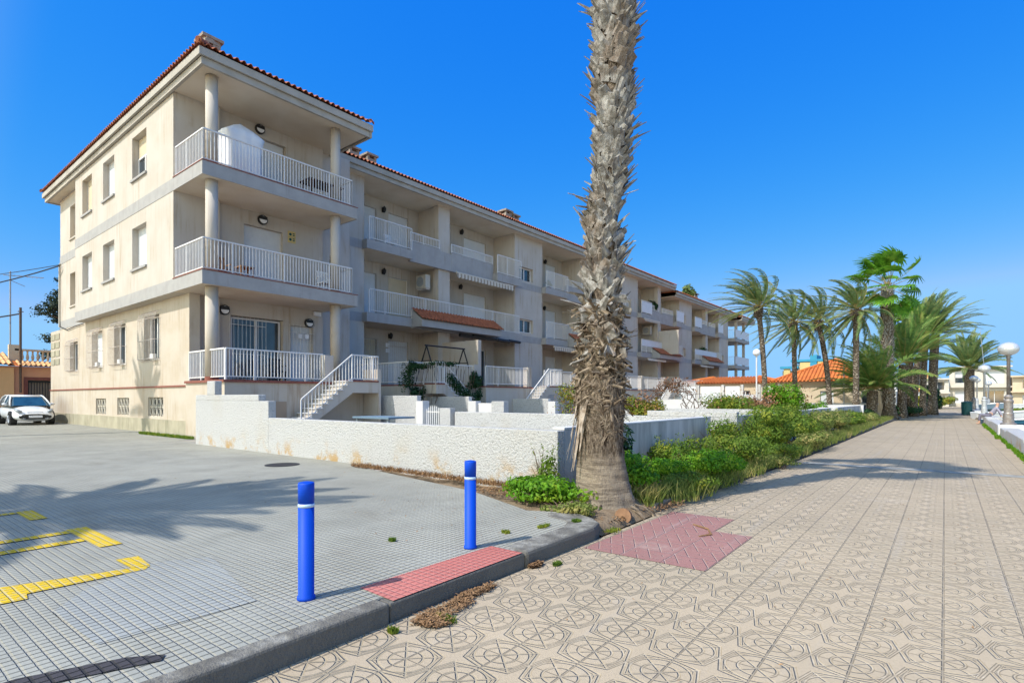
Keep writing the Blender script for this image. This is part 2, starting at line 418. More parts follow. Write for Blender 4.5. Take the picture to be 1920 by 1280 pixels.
# bed of soil beside the palm, running along the walls
def soilz(x,y):
    d=math.hypot(x+3.47,y-6.38)
    return .06+.10*math.exp(-(d/.8)**2)+.035*math.sin(x*5.1+y*2.3)*math.cos(y*3.7-x)
sb=MB(); nx,ny=24,150
for i in range(nx+1):
    for j in range(ny+1):
        y=5.25+(j/ny)**1.6*45
        x0=-4.75 if y>7 else -9.3+max(0,(7-y))*1.6; x1=-2.9 if y<6.6 else -2.93+.009*(y-6.6)
        if y<6.7: x0=max(x0,-5.5-(y-5.3)*2.6) if y>5.9 else -5.2
        x=x0+(x1-x0)*i/nx; z=soilz(x,y)
        if i==nx: z=.0
        sb.v.append((x,y,z))
for i in range(nx):
    for j in range(ny):
        a=i*(ny+1)+j; sb.f.append((a,a+ny+1,a+ny+2,a+1))
o=S(sb,'soil_bed',M['soil']);
for p in o.data.polygons:p.use_smooth=True
S(MB().box(-60,-4.55,6.98,100,-.3,.122),'garden_ground',M['land'])
# kerbs
k=MB()
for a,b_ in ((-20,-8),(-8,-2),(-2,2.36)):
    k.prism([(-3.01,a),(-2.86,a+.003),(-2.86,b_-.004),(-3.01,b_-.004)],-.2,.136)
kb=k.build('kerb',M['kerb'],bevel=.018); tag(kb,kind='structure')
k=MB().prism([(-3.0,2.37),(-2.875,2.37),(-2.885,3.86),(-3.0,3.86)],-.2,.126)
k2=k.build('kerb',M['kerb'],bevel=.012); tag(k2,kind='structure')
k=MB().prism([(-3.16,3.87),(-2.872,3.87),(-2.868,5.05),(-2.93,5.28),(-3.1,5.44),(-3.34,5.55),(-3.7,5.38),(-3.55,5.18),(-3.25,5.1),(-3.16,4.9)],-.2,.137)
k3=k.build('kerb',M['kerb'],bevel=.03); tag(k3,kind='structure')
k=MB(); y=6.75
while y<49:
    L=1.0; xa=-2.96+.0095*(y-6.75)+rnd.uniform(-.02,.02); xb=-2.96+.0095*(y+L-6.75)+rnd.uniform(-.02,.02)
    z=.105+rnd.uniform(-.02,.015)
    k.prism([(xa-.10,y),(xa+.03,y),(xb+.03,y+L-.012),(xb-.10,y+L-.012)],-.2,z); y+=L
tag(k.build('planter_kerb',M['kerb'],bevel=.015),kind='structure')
# flush paved areas and paint, 4 mm sheets
def sheet(pts,z,name,mat,kind='structure'):
    mb=MB(); n=len(mb.v); mb.v+=[(a,b_,z) for a,b_ in pts]; mb.f.append(tuple(range(len(pts))))
    return S(mb,name,mat,kind=kind)
sheet([(-2.80,4.72),(-1.61,4.72),(-1.61,6.20),(-2.01,6.20),(-2.01,6.94),(-2.78,6.94)],.004,'red_paving_patch',M['redpave'])
sheet([(-2.55,13.85),(1.25,13.85),(1.25,14.25),(-2.55,14.25)],.004,'pale_paving_strip',M['white' if 0 else 'concrete'])
sheet([(-3.27,2.42),(-2.885,2.40),(-2.893,3.84),(-3.25,3.84)],.1345,'red_paving_strip',M['redpad'])
sheet([(-4.42,.95),(-3.64,.98),(-3.60,1.84),(-4.90,2.12),(-5.1,1.75),(-4.75,1.2)],.134,'repaired_paving',M['bluepatch'])
def yel(pts): sheet(pts,.138,'road_marking',M['yellow'])
yel([(-5.1,-.6),(-4.92,0),(-4.83,.91),(-4.96,.93),(-4.94,1.64),(-5.02,1.70),(-5.27,.84),(-5.6,-.1)])
yel([(-5.42,1.58),(-5.06,1.58),(-5.03,1.70),(-5.40,1.74)])
yel([(-8.6,-1.5),(-8.48,-1.5),(-8.48,1.5),(-8.6,1.5)])
yel([(-8.6,1.51),(-7.9,1.51),(-7.9,1.66),(-8.6,1.66)])
yel([(-6.50,-1.5),(-6.36,-1.5),(-6.36,1.26),(-6.36,1.62),(-6.50,1.62)])
yel([(-6.98,-1.5),(-6.84,-1.5),(-6.84,1.62),(-6.98,1.62)])
yel([(-7.05,1.624),(-5.98,1.624),(-5.98,1.80),(-7.05,1.80)])
sheet([(-3.50,-1.0),(-3.36,-1.0),(-3.35,.62),(-3.16,1.12),(-3.22,1.16),(-3.34,1.02),(-3.50,.62)],.137,'tar_mark',M['tar'])
mh=MB().lathe([(.33,.132),(.33,.139),(.30,.141),(.01,.141)],-10.5,5.9,24); tag(mh.build('manhole_cover',M['cable'],origin=(-10.5,5.9,.132)),'round dark manhole cover set in the grey paving before the white wall','manhole cover')

# ------------------------------------------------------------------ generic pieces
def railing(x0,y0,x1,y1,z0,z1,parent,name='railing',step=.115,mat=None,posts=True,zb0=None,zb1=None):
    """sloping if zb given (z offset at the far end)"""
    mb=MB(); L=math.hypot(x1-x0,y1-y0); dx,dy=(x1-x0)/L,(y1-y0)/L
    e0=0; e1=(zb1 or 0)
    def bar(a,b_,za,zb,w,h):
        # rectangular rail from distance a to b
        px,py=-dy*w/2,dx*w/2
        p=[(x0+dx*a,y0+dy*a,za),(x0+dx*b_,y0+dy*b_,zb)]
        v=[]
        for (X,Y,Z) in p:
            v+=[(X+px,Y+py,Z),(X-px,Y-py,Z),(X-px,Y-py,Z+h),(X+px,Y+py,Z+h)]
        n=len(mb.v); mb.v+=v
        mb.f+=[tuple(n+i for i in q) for q in ((0,1,2,3),(7,6,5,4),(0,4,5,1),(1,5,6,2),(2,6,7,3),(3,7,4,0))]
    bar(0,L,z1-.045,z1-.045+e1,.055,.045); bar(0,L,z0,z0+e1,.035,.03)
    n=max(1,int(L/step))
    for i in range(n+1):
        a=L*i/n; w=.022
        if posts and (i==0 or i==n or i%16==8): w=.042
        X=x0+dx*a;Y=y0+dy*a; o=e1*a/L
        zz=z0+o-(.10 if w>.03 else 0)
        mb.box(X-w/2,X+w/2,Y-w/2,Y+w/2,zz,z1-.04+o)
    return mb.build(name,mat or M['whitemetal'],parent)
def stair_railing(x,ya,za,yb,zb,parent,mat=None):
    mb=MB(); H=.95; L=abs(yb-ya)
    for h,w in ((H,.05),(.1,.03)):
        n=len(mb.v)
        for (Y,Z) in ((ya,za),(yb,zb)):
            mb.v+=[(x-w/2,Y,Z+h),(x+w/2,Y,Z+h),(x+w/2,Y,Z+h+.045),(x-w/2,Y,Z+h+.045)]
        mb.f+=[tuple(n+i for i in q) for q in ((0,1,2,3),(7,6,5,4),(0,4,5,1),(1,5,6,2),(2,6,7,3),(3,7,4,0))]
    k=int(L/.13)
    for i in range(k+1):
        f=i/k; w=.04 if i in (0,k) else .022; Y=ya+(yb-ya)*f; Z=za+(zb-za)*f
        mb.box(x-w/2,x+w/2,Y-w/2,Y+w/2,Z+.02,Z+H+.01)
    return mb.build('stair_railing',mat or M['whitemetal'],parent)
def shutter(parent,axis,c,u0,u1,z0,z1,out,name='door',mat='shutter',frac=0,frame=True,glass=False):
    """roller shutter (slatted) or glazed leaf pair set at axis=c"""
    mb=MB()
    def bx(mb,ua,ub,za,zb,k0,k1):
        a,b_=c+out*k0,c+out*k1
        if axis=='x': mb.box(a,b_,ua,ub,za,zb)
        else: mb.box(ua,ub,a,b_,za,zb)
    zs=z0+(z1-z0)*frac
    if frac<1:
        z=zs
        while z<z1-.01:
            zt=min(z+.075,z1); bx(mb,u0+.03,u1-.03,z,zt-.008,-.02,.012); bx(mb,u0+.03,u1-.03,zt-.008,zt,-.02,.002); z=zt
        o=mb.build(name,M[mat],parent)
    else: o=None
    if frac>0:
        g=MB(); bx(g,u0+.05,u1-.05,z0+.05,zs-.02,-.03,-.02); g.build('pane',M['glass'],o or parent)
        f=MB(); um=(u0+u1)/2
        for (a,b_,q,w) in ((u0,u0+.07,z0,zs),(u1-.07,u1,z0,zs),(um-.04,um+.04,z0+.07,zs-.06),(u0+.07,u1-.07,z0,z0+.07),(u0+.07,u1-.07,zs-.06,zs)): bx(f,a,b_,q,w,-.015,.03)
        fo=f.build('frame',M['whitemetal'],o or parent)
        if o is None: o=fo
    elif frame:
        f=MB()
        for (a,b_,q,w) in ((u0,u0+.03,z0,z1),(u1-.03,u1,z0,z1),(u0+.03,u1-.03,z1-.03,z1)): bx(f,a,b_,q,w,-.02,.03)
        f.build('frame',M['whitemetal'],o)
    return o
def grille(parent,axis,c,u0,u1,z0,z1,out,bulge=.22,mat='rust',arch=True):
    mb=MB(); n=max(4,int((u1-u0)/.15))
    def pt(u,k,z): return (c+out*k,u,z) if axis=='x' else (u,c+out*k,z)
    for i in range(n+1):
        u=u0+(u1-u0)*i/n
        if bulge>0: pts=[pt(u,.0,z0),pt(u,bulge,z0+.10),pt(u,bulge,z1-.32),pt(u,bulge*.75,z1-.12),pt(u,.0,z1)]
        else: pts=[pt(u,.03,z0),pt(u,.03,z1)]
        mb.tube(pts,.0075,4)
    for z in (z0+.10,z0+(z1-z0)*.42,z1-.32):
        k=bulge if bulge>0 else .03
        mb.tube([pt(u0,0,z),pt(u0,k,z),pt(u1,k,z),pt(u1,0,z)],.011,4)
    return mb.build('grille',M[mat],parent)
def tiles_sheet(parent,p0,p1,slope,depth,name='roof_tiles',mat='terracotta',pitch=.22,h=.07,rows=3,clip=(0,0)):
    """curved tiles: rolls running up the slope. p0->p1 eave line, slope = (vx,vy,vz) unit-ish up-slope vector"""
    mb=MB(); p0=Vector(p0);p1=Vector(p1); L=(p1-p0).length; d=(p1-p0)/L; s=Vector(slope); s.normalize()
    n=max(1,int(L/pitch)); nrm=d.cross(s); 
    if nrm.z<0:nrm=-nrm
    seg=6
    for r in range(rows):
        a0=depth*r/rows; a1=depth*(r+1)/rows+.03
        off=.02*(rows-r)*0
        base=len(mb.v); cols=0
        for i in range(n):
            rj=rnd.uniform(-.008,.008)
            for q in range(seg):
                t=q/seg
                hh=math.sin(PI*min(1,t*1.45))*h if t*1.45<1 else -h*.35*math.sin(PI*(t*1.45-1)/.45)
                u_=(i+t)*L/n; w=p0+d*u_+nrm*(hh+r*.012); lim=99
                if clip[0]: lim=min(lim,u_*1.077)
                if clip[1]: lim=min(lim,(L-u_)*1.077)
                b0=min(a0+rj,lim); b1=min(a1,lim)
                mb.v.append(tuple(w+s*b0)); mb.v.append(tuple(w+s*b1-nrm*.012)); mb.v.append(tuple(w+s*b0-nrm*.018))
                cols+=1
        for i in range(cols-1):
            a=base+i*3; mb.f.append((a,a+3,a+4,a+1)); mb.f.append((a,a+2,a+5,a+3))
    return mb.build(name,M[mat],parent)

# ------------------------------------------------------------------ the apartment building
AB=ALPHA
bld=thing('apartment_building','long three storey beige apartment block with grey balcony bands and terracotta eaves','building',(-19.0,7.6,.13),ang=AB)
XS=-18.92; XW=-21.3; YU=7.6; YB=8.0; XM=-22.5; XR=-24.3; ZF=2.06; Z1=5.61; Z2=9.13; ZT=12.17
B=bld
# core
c=MB(); c.box(-38.0,XR-.16,8.3,77.0,0,12.3); c.box(XR-.16,XW-.31,8.3,15.0,0,12.3)
c.box(XR-.16,XR-.15,15,77,0,12.3)
c.build('core_wall',M['stucco'],B)
# south upper wall
win_s=[]
for z0,z1 in ((10.05,11.72),(6.52,8.15)):
    for (a,b_) in ((-25.45,-23.90),(-29.12,-27.62),(-32.25,-30.75)): win_s.append((a,b_,z0,z1))
w=MB().wall('y',YU,-33.44,XW,5.17,ZT,win_s,.28,-1)
w.box(-33.44,-33.42,YU,8.31,5.17,ZT); w.box(XW-.02,XW,YU,8.0,5.17,ZT)
w.quad((-33.44,YU,5.17),(XW,YU,5.17),(XW,8.31,5.17),(-33.44,8.31,5.17))
w.wall('y',YB,-38.08,-33.43,5.2,ZT,[(-36.15,-34.6,9.75,11.45),(-36.15,-34.6,6.25,7.95)],.28,-1)
w.box(-38.08,-38.06,YB,8.3,0,ZT)
w.build('upper_wall',M['stucco'],B)
shut=[('beigeshutter',.55),('shutter',0),('beigeshutter',0),('shutter',0),('shutter',0),('shutter',0)]
for i,(a,b_,z0,z1) in enumerate(win_s):
    mt,fr=shut[i]; f=shutter(B,'y',YU+.24,a,b_,z0,z1,-1,'window',mt,fr)
    if i==0: f['label']='half open window with a cream roller shutter'
    MB().box(a-.06,b_+.06,YU-.07,YU-.003,z0-.09,z0-.003).build('sill',M['band'],f)
for (z0,z1) in ((9.75,11.45),(6.25,7.95)):
    f=shutter(B,'y',YB+.24,-36.15,-34.6,z0,z1,-1,'window','beigeshutter',0)
    MB().box(-36.2,-34.55,YB-.06,YB-.003,z0-.08,z0-.003).build('sill',M['stucco'],f)
# grey bands of the south face
for z0,z1 in ((5.17,5.62),(8.70,9.14)):
    mb=MB().box(-33.46,XS,YU-.012,YU-.0,z0,z1); mb.box(-33.46,-33.44,YU,YB,z0,z1); mb.box(-38.1,-33.47,YB-.012,YB,z0,z1)
    mb.build('band',M['band'],B)
# south lower wall
low=[(-36.15,-34.75,2.85,4.35),(-32.35,-30.75,2.9,4.6),(-29.1,-27.6,2.9,4.65),(-25.4,-23.8,2.95,4.7)]
bas=[(-31.65,-30.15,.72,1.45),(-28.6,-27.1,.74,1.48),(-24.9,-23.35,.76,1.5)]
w=MB().wall('y',YB,-40.1,-21.0,1.90,5.18,low,.28,-1)
w.box(-21.02,-21.0,YB,8.35,0,5.18)
w.quad((-40.1,YB,5.18),(-38,YB,5.18),(-38,8.3,5.18),(-40.1,8.3,5.18)); w.box(-40.1,-40.08,YB,12,0,5.18)
w.build('lower_wall',M['stucco2'],B)
w=MB().wall('y',YB-.03,-40.1,-20.9,.74,1.88,[h for h in bas],.28,-1) if 0 else MB().wall('y',YB-.02,-40.1,-20.95,.66,1.87,[(a,b_,max(z,.67),q) for a,b_,z,q in bas],.28,-1)
w.build('basement_wall',M['stucco2'],B)
MB().box(-40.12,-20.9,YB-.06,YB+.01,1.87,1.93).build('ledge',M['maroon'],B)
MB().box(-40.2,-20.85,YB-.09,YB+.01,0,.66).build('plinth',M['plinth'],B)
# joint lines are part of the render: thin grooves as dark strips
for i,(a,b_,z0,z1) in enumerate(low):
    f=shutter(B,'y',YB+.24,a+.02,b_-.02,z0,z1,-1,'window','shutter',.999 if i!=1 else 0)
    grille(f,'y',YB,a-.12,b_+.10,z0-.06,z1+.16,-1,.20)
    if i: MB().box(b_-.5,b_-.14,YB-.17,YB-.05,z0+.02,z0+.22).build('planter',M['shutter'],f)
for i,(a,b_,z0,z1) in enumerate(bas):
    g=MB().box(a,b_,YB+.2,YB+.23,z0,z1); f=g.build('basement_window',M['glass'],B)
    mb=MB(); n=4
    for k in range(n+1): mb.box(a+(b_-a)*k/n-.02,a+(b_-a)*k/n+.02,YB+.02,YB+.05,z0,z1)
    for zz in (z0,(z0+z1)/2,z1): mb.box(a,b_,YB+.051,YB+.07,zz-.02,zz+.02)
    for k in range(n):   # scrolls between the bars
        um=a+(b_-a)*(k+.5)/n
        for zc in ((z0*3+z1)/4,(z0+z1*3)/4):
            mb.tube([(um+.11*math.cos(t),YB+.035,zc+.14*math.sin(t)) for t in [2*PI*q/10 for q in range(11)]],.012,4)
    mb.build('grille',M['canvas'],f)
MB().tube([(-37.98,YB-.06,5.3),(-37.98,YB-.06,8.6),(-37.9,YB-.05,8.75)],.04,8).build('conduit',M['acbeige'],B)
MB().tube([(-37.98,YB-.05,5.35),(-36.5,YB-.05,5.05),(-35.0,YB-.05,5.12),(-33.6,YB-.05,5.14)],.02,5).build('cable',M['cable'],B)
# vent lattice on the left end
mb=MB()
for r in range(4):
    for q in range(2): mb.box(-39.95+q*.95,-39.15+q*.95,YB-.03,YB-.004,3.3+r*.46,3.62+r*.46)
mb.build('ventilation_grille',M['plinth'],B)
# wing recess wall (faces the sea)
dz=[(9.55,11.62,ZF,4.60),(10.05,11.62,Z1,8.16),(10.0,11.75,Z2,11.68)]
w=MB().wall('x',XW,8.0,13.44,0,ZT,dz+[(11.95,12.95,ZF,4.45)],.22,1)
w.box(XR,XW,13.42,13.44,0,ZT)
w.build('balcony_wall',M['stucco'],B)
f=shutter(B,'x',XW-.18,9.6,11.58,ZF,4.55,1,'patio_door','shutter',1.0)
gr=grille(f,'x',XW,9.5,10.9,ZF+.05,4.58,1,0,'whitemetal')
f=shutter(B,'x',XW-.2,11.95,12.95,ZF,4.45,1,'door','shutter',0); grille(f,'x',XW,11.9,13.0,ZF+.03,4.5,1,0,'whitemetal')
f=shutter(B,'x',XW-.2,9.62,11.62,Z1,8.16,1,'door','shutter',0)
f=shutter(B,'x',XW-.2,10.0,11.75,Z2,11.68,1,'door','shutter',.45)
for zt,z0 in ((ZT,Z2),(8.7,Z1),(5.17,ZF)):
    MB().box(XW,XW+.22,8.75,9.05,z0,zt).build('pier',M['stucco'],B)
# slabs of the wing
for z in (5.17,8.70):
    s_=MB().box(XW-.1,XS-.02,YU+.006,13.48,z+.006,z+.44); s_=s_.build('balcony_slab',M['soffit'],B)
    e=MB().box(XS-.03,XS,YU-.003,13.50,z,z+.445); e.box(XW,XS-.03,13.49,13.505,z,z+.445); e.build('slab_edge',M['band'],s_)
    t_=MB().box(XW-.02,XS+.015,YU-.03,13.52,z+.446,z+.475); t_.build('coping',M['maroon'],s_)
    r=railing(XW+.03,YU+.06,XS-.09,YU+.06,z+.53,z+1.53,B); r2=railing(XS-.09,YU+.06,XS-.09,13.30,z+.53,z+1.53,B)
    railing(XS-.09,13.3,XM,13.3,z+.53,z+1.53,B)
for (cy) in (8.05,12.75):
    MB().lathe([(.20,ZF),(.20,5.17)],-19.33,cy,20).build('column',M['stucco2'],B,True)
    MB().lathe([(.205,ZF),(.21,ZF),(.21,ZF+.12),(.205,ZF+.12)],-19.33,cy,20).build('column_base',M['maroon'],B)
    for z0,z1 in ((5.6,8.7),(9.13,ZT)):
        MB().lathe([(.19,z0),(.19,z1)],-19.33,cy,20).build('column',M['stucco'],B,True)
# terrace of the wing
t_=MB().box(-21.0,-18.0,7.88,13.4,.13,ZF-.08); t_=t_.build('terrace',M['stucco2'],B)
MB().box(-20.98,-17.94,7.82,13.3,ZF-.08,ZF).build('coping',M['maroon'],t_)
mb=MB().box(-18.6,-17.99,10.0,10.9,.3,1.35); 
railing(-20.85,7.95,-18.12,7.95,ZF+.09,ZF+1.02,B); railing(-18.08,7.95,-18.08,11.40,ZF+.09,ZF+1.02,B)
MB().box(-18.3,-17.98,11.42,11.78,ZF,ZF+.98).build('terrace_pier',M['stucco'],B)
MB().box(-17.995,-17.99,9.2,9.95,.13,1.35).build('basement_opening',M['tanhouse'],B)
# stairs 1: rises towards +Y along x -17.95..-17.1
def staircase(x0,x1,yfoot,ytop,z0,z1,ylandend,parent):
    st=MB(); n=10; dy=(ytop-yfoot)/n; dzz=(z1-z0)/n
    prof=[(yfoot,z0)]
    for i in range(n):
        prof.append((yfoot+dy*i,z0+dzz*(i+1)-.0)); prof.append((yfoot+dy*(i+1),z0+dzz*(i+1)))
    prof+= [(ytop,z1-.42),(yfoot+dy*1.1,z0)]
    st.xprism(prof,x0,x1,'x')
    o=st.build('staircase',M['stucco'],parent)
    tr=MB()
    for i in range(n):
        a=yfoot+dy*i; b_=yfoot+dy*(i+1); s=-1 if dy>0 else 1
        tr.box(x0,x1+.04,min(a,b_)-(.04 if dy>0 else 0),max(a,b_)+(.0 if dy>0 else .04),z0+dzz*(i+1)+.002,z0+dzz*(i+1)+.035)
    tr.build('treads',M['white'],o)
    a,b_=sorted((ytop,ylandend)); l=MB().box(x0,x1,a,b_,z1-.4,z1+.0); l.build('landing',M['stucco'],o)
    MB().box(x0,x1+.03,a,b_,z1+.001,z1+.06).build('coping',M['maroon'],o)
    stair_railing(x1-.02,yfoot,z0,ytop,z1,o); railing(x1-.02,ytop,x1-.02,ylandend,z1+.1,z1+.995,o,'stair_railing')
    railing(x1-.02,ylandend,x0,ylandend,z1+.1,z1+.995,o,'stair_railing')
    return o
o=staircase(-17.97,-17.05,9.95,11.95,.45,ZF,13.1,B)
MB().box(-17.97,-17.05,13.1,13.22,.13,ZF+.5).build('stair_wall',M['stucco'],o)
# eaves of the wing: soffit, fascia, tiles, roof planes
def fascia(parent,pts,z0,z1,th,mat):
    mb=MB()
    for (a,b_) in zip(pts[:-1],pts[1:]):
        x0,x1=sorted((a[0],b_[0])); y0,y1=sorted((a[1],b_[1]))
        if abs(x0-x1)<1e-6: mb.box(x0-th,x0,y0,y1,z0,z1)
        else: mb.box(x0,x1,y0,y0+th,z0,z1)
    return mb.build('fascia',mat,parent)
roof=MB()
# solid roof volumes (hip)
ex,ey=-18.62,7.38; wx=-38.9
roof.v+=[(wx,ey,12.6),(ex,ey,12.6),(ex,14.05,12.6),(wx,14.05,12.6),(-35,10.9,14.0),(-22.0,10.9,14.0)]
roof.f+=[(0,1,5,4),(1,2,5),(2,3,4,5),(3,0,4)]
rf=roof.build('roof',M['terracotta'],B)
sof=MB().box(wx+.15,ex-.12,ey+.1,13.9,12.17,12.22); sof.build('soffit',M['soffit'],rf)
e=MB(); e.box(wx,ex,ey,ey+.08,12.35,12.60); e.box(ex-.08,ex,ey+.081,14.05,12.35,12.60); e.box(wx,wx+.08,ey+.081,14,12.35,12.6)
e.box(wx+.1,ex-.1,ey+.1,ey+.2,12.12,12.352); e.box(ex-.2,ex-.1,ey+.201,13.95,12.12,12.352); e.box(wx+.1,wx+.2,ey+.201,13.9,12.12,12.352)
e.box(-22.5,ex-.081,13.97,14.05,12.12,12.6)
e.build('fascia',M['eave'],rf)
tiles_sheet(rf,(wx-.05,ey-.07,12.66),(ex+.05,ey-.07,12.66),(0,1,.4),3.6,rows=9,clip=(1,1))
tiles_sheet(rf,(ex+.07,ey-.05,12.66),(ex+.07,14.1,12.66),(-1,0,.4),3.3,rows=8,clip=(1,1))
hp=MB().tube([(ex+.05,ey-.05,12.74),(-21.9,10.85,14.12)],.10,8); hp.build('ridge_tile',M['terracotta'],rf)
# main roof
def main_roof(y0,y1,zt,xe):
    r=MB(); r.v+=[(xe,y0,zt),(xe,y1,zt),(-38.5,y1,zt),(-38.5,y0,zt),(-28.5,y0,zt+2.4),(-28.5,y1,zt+2.4)]
    r.f+=[(0,1,5,4),(1,2,5),(2,3,4,5),(3,0,4)]
    ro=r.build('roof',M['terracotta'],B)
    e=MB().box(xe-.08,xe,y0,y1,zt-.25,zt); e.box(xe-.20,xe-.10,y0+.05,y1-.1,zt-.46,zt-.248); e.box(-24.5,xe-.081,y1-.08,y1,zt-.46,zt)
    e.build('fascia',M['eave'],ro)
    MB().box(XR-.3,xe-.12,y0,y1-.1,zt-.43,zt-.38).build('soffit',M['soffit'],ro)
    tiles_sheet(ro,(xe+.06,y0,zt+.06),(xe+.06,y1+.06,zt+.06),(-1,0,.4),3.0,rows=6)
    return ro
r1=main_roof(13.9,53.2,12.62,-21.8); r2=main_roof(53.25,72.8,12.05,-21.8); r3=main_roof(72.85,78.6,11.75,-21.2)
def chimney(x,y,z0,z1,parent,w=.55):
    o=MB().box(x-w/2,x+w/2,y-w/2,y+w/2,z0,z1).build('chimney',M['chimney'],parent)
    mb=MB()
    for a in (-1,1):
        for b_ in (-1,1): mb.box(x+a*w*.4-.06,x+a*w*.4+.06,y+b_*w*.4-.06,y+b_*w*.4+.06,z1,z1+.14)
    mb.box(x-w*.65,x+w*.65,y-w*.65,y+w*.65,z1+.14,z1+.24); mb.box(x-w*.4,x+w*.4,y-w*.4,y+w*.4,z1+.24,z1+.32)
    mb.build('cap',M['chimney'],o)
chimney(-20.5,8.45,12.9,13.80,rf); chimney(-19.3,7.95,12.75,13.0,rf,.3)
chimney(-23.7,16.55,13.2,13.75,r1); chimney(-23.7,17.6,13.2,13.75,r1); chimney(-23.7,28.7,13.2,13.8,r1,.6); chimney(-23.7,29.5,13.2,13.7,r1,.6)
chimney(-26,68.5,13.0,14.3,r2,1.0)
# ---- the sea front
LG=[(16.44,28.19,21.38,22.26),(31.29,43.0,36.35,37.15),(46.06,55.6,50.3,51.0),(59.1,67.9,63.3,64.0)]
PN=[(15.0,16.44),(28.19,31.29),(43.0,46.06),(55.6,59.1),(67.9,71.3)]
holes=[]
for li,(a,b_,p,q) in enumerate(LG):
    s=(b_-a)/11.75
    for z0,zt in ((ZF,4.62),(Z1,8.12),(Z2,11.62)):
        holes+= [(a+.25*s,a+2.1*s,z0,zt),(a+2.9*s,a+4.3*s,z0,zt),(a+7.1*s,a+7.5*s,z0+.9,zt),(a+8.85*s,a+10.95*s,z0,zt)]
w=MB().wall('x',XR,15,71.3,0,12.25,holes,.15,1); w.build('sea_front_wall',M['stucco'],B)
for k,(a,b_,z0,zt) in enumerate(holes):
    j=k%4; lev=(k//4)%3; li=k//12
    if j==2: MB().box(XR-.13,XR-.10,a,b_,z0,zt).build('window',M['glass'],B); continue
    gl=(li==0 and lev==0 and j==3) or (li==3 and lev==2 and j==3)
    d=shutter(B,'x',XR-.12,a,b_,z0,zt,1,'door','shutter' if (k*7)%5 else 'beigeshutter',1.0 if gl else 0)
    if li==0 and lev==0 and j in (0,1): grille(d,'x',XR,a-.05,b_+.05,z0+.05,zt+.02,1,0,'rust')
for (a,b_) in PN:
    hs=[] if a in (15.0,) else [(a+.5,a+2.0 if a<30 else a+1.7,9.28,10.18),(a+.5,a+2.0 if a<30 else a+1.7,5.82,6.72)]
    if a==15.0: hs=[(15.02,15.5,9.45,10.1)]
    w=MB().wall('x',XM,a,b_,0,12.22,hs,.3,1); w.box(XR,XM,a,a+.01,0,12.22); w.box(XR,XM,b_-.01,b_,0,12.22)
    pw=w.build('facade_panel',M['stucco'],B)
    for (ua,ub,za,zb) in hs:
        MB().box(XM-.27,XM-.25,ua,ub,za,zb).build('window',M['glass'],B)
        f=MB(); um=(ua+ub)/2
        for q in ((ua,ua+.07,za,zb),(ub-.07,ub,za,zb),(um-.04,um+.04,za+.07,zb-.07),(ua+.07,ub-.07,za,za+.07),(ua+.07,ub-.07,zb-.07,zb)): f.box(XM-.25,XM-.2,*q)
        f.build('window_frame',M['whitemetal'],B)
    for z in (5.17,8.70): MB().box(XM,XM+.012,a,b_,z,z+.44).build('band',M['band'],B)
def wall_lamp(x,y,z,parent=B,style=0):
    if style==0:
        o=MB().box(x,x+.05,y-.06,y+.06,z-.12,z+.12).build('wall_lamp',M['black'],parent)
        MB().lathe([(.03,z-.16),(.09,z-.06),(.11,z+.08),(.05,z+.16),(.01,z+.2)],x+.15,y,8).build('lantern',M['black'],o)
    else:
        mb=MB(); mb.tube([(x,y,z),(x+.09,y,z)],.19,16); o=mb.build('wall_lamp',M['black'],parent)
        MB().tube([(x+.092,y,z),(x+.12,y,z)],.145,16).build('diffuser',M['cloth'],o)
        MB().box(x+.121,x+.13,y-.15,y+.15,z-.0,z+.13).build('visor',M['black'],o)
    return o
for (y,z) in ((10.65,12.0-.02),(10.76,8.46),(9.3,4.75),(12.75,4.62)): wall_lamp(XW,y,z,B,1)
MB().box(XW,XW+.12,12.95,13.28,4.95,5.12).build('wall_lamp',M['cloth'],B)
wall_lamp(XR,18.95,11.65); wall_lamp(XR,25.0,11.85); wall_lamp(XR,18.95,8.3); wall_lamp(XR,24.9,8.4); wall_lamp(XR,19.4,4.85); wall_lamp(XR,25.3,4.9,B,1)
wall_lamp(XR,34.0,11.7); wall_lamp(XR,33.9,8.2)
BLIND=M['shutter']
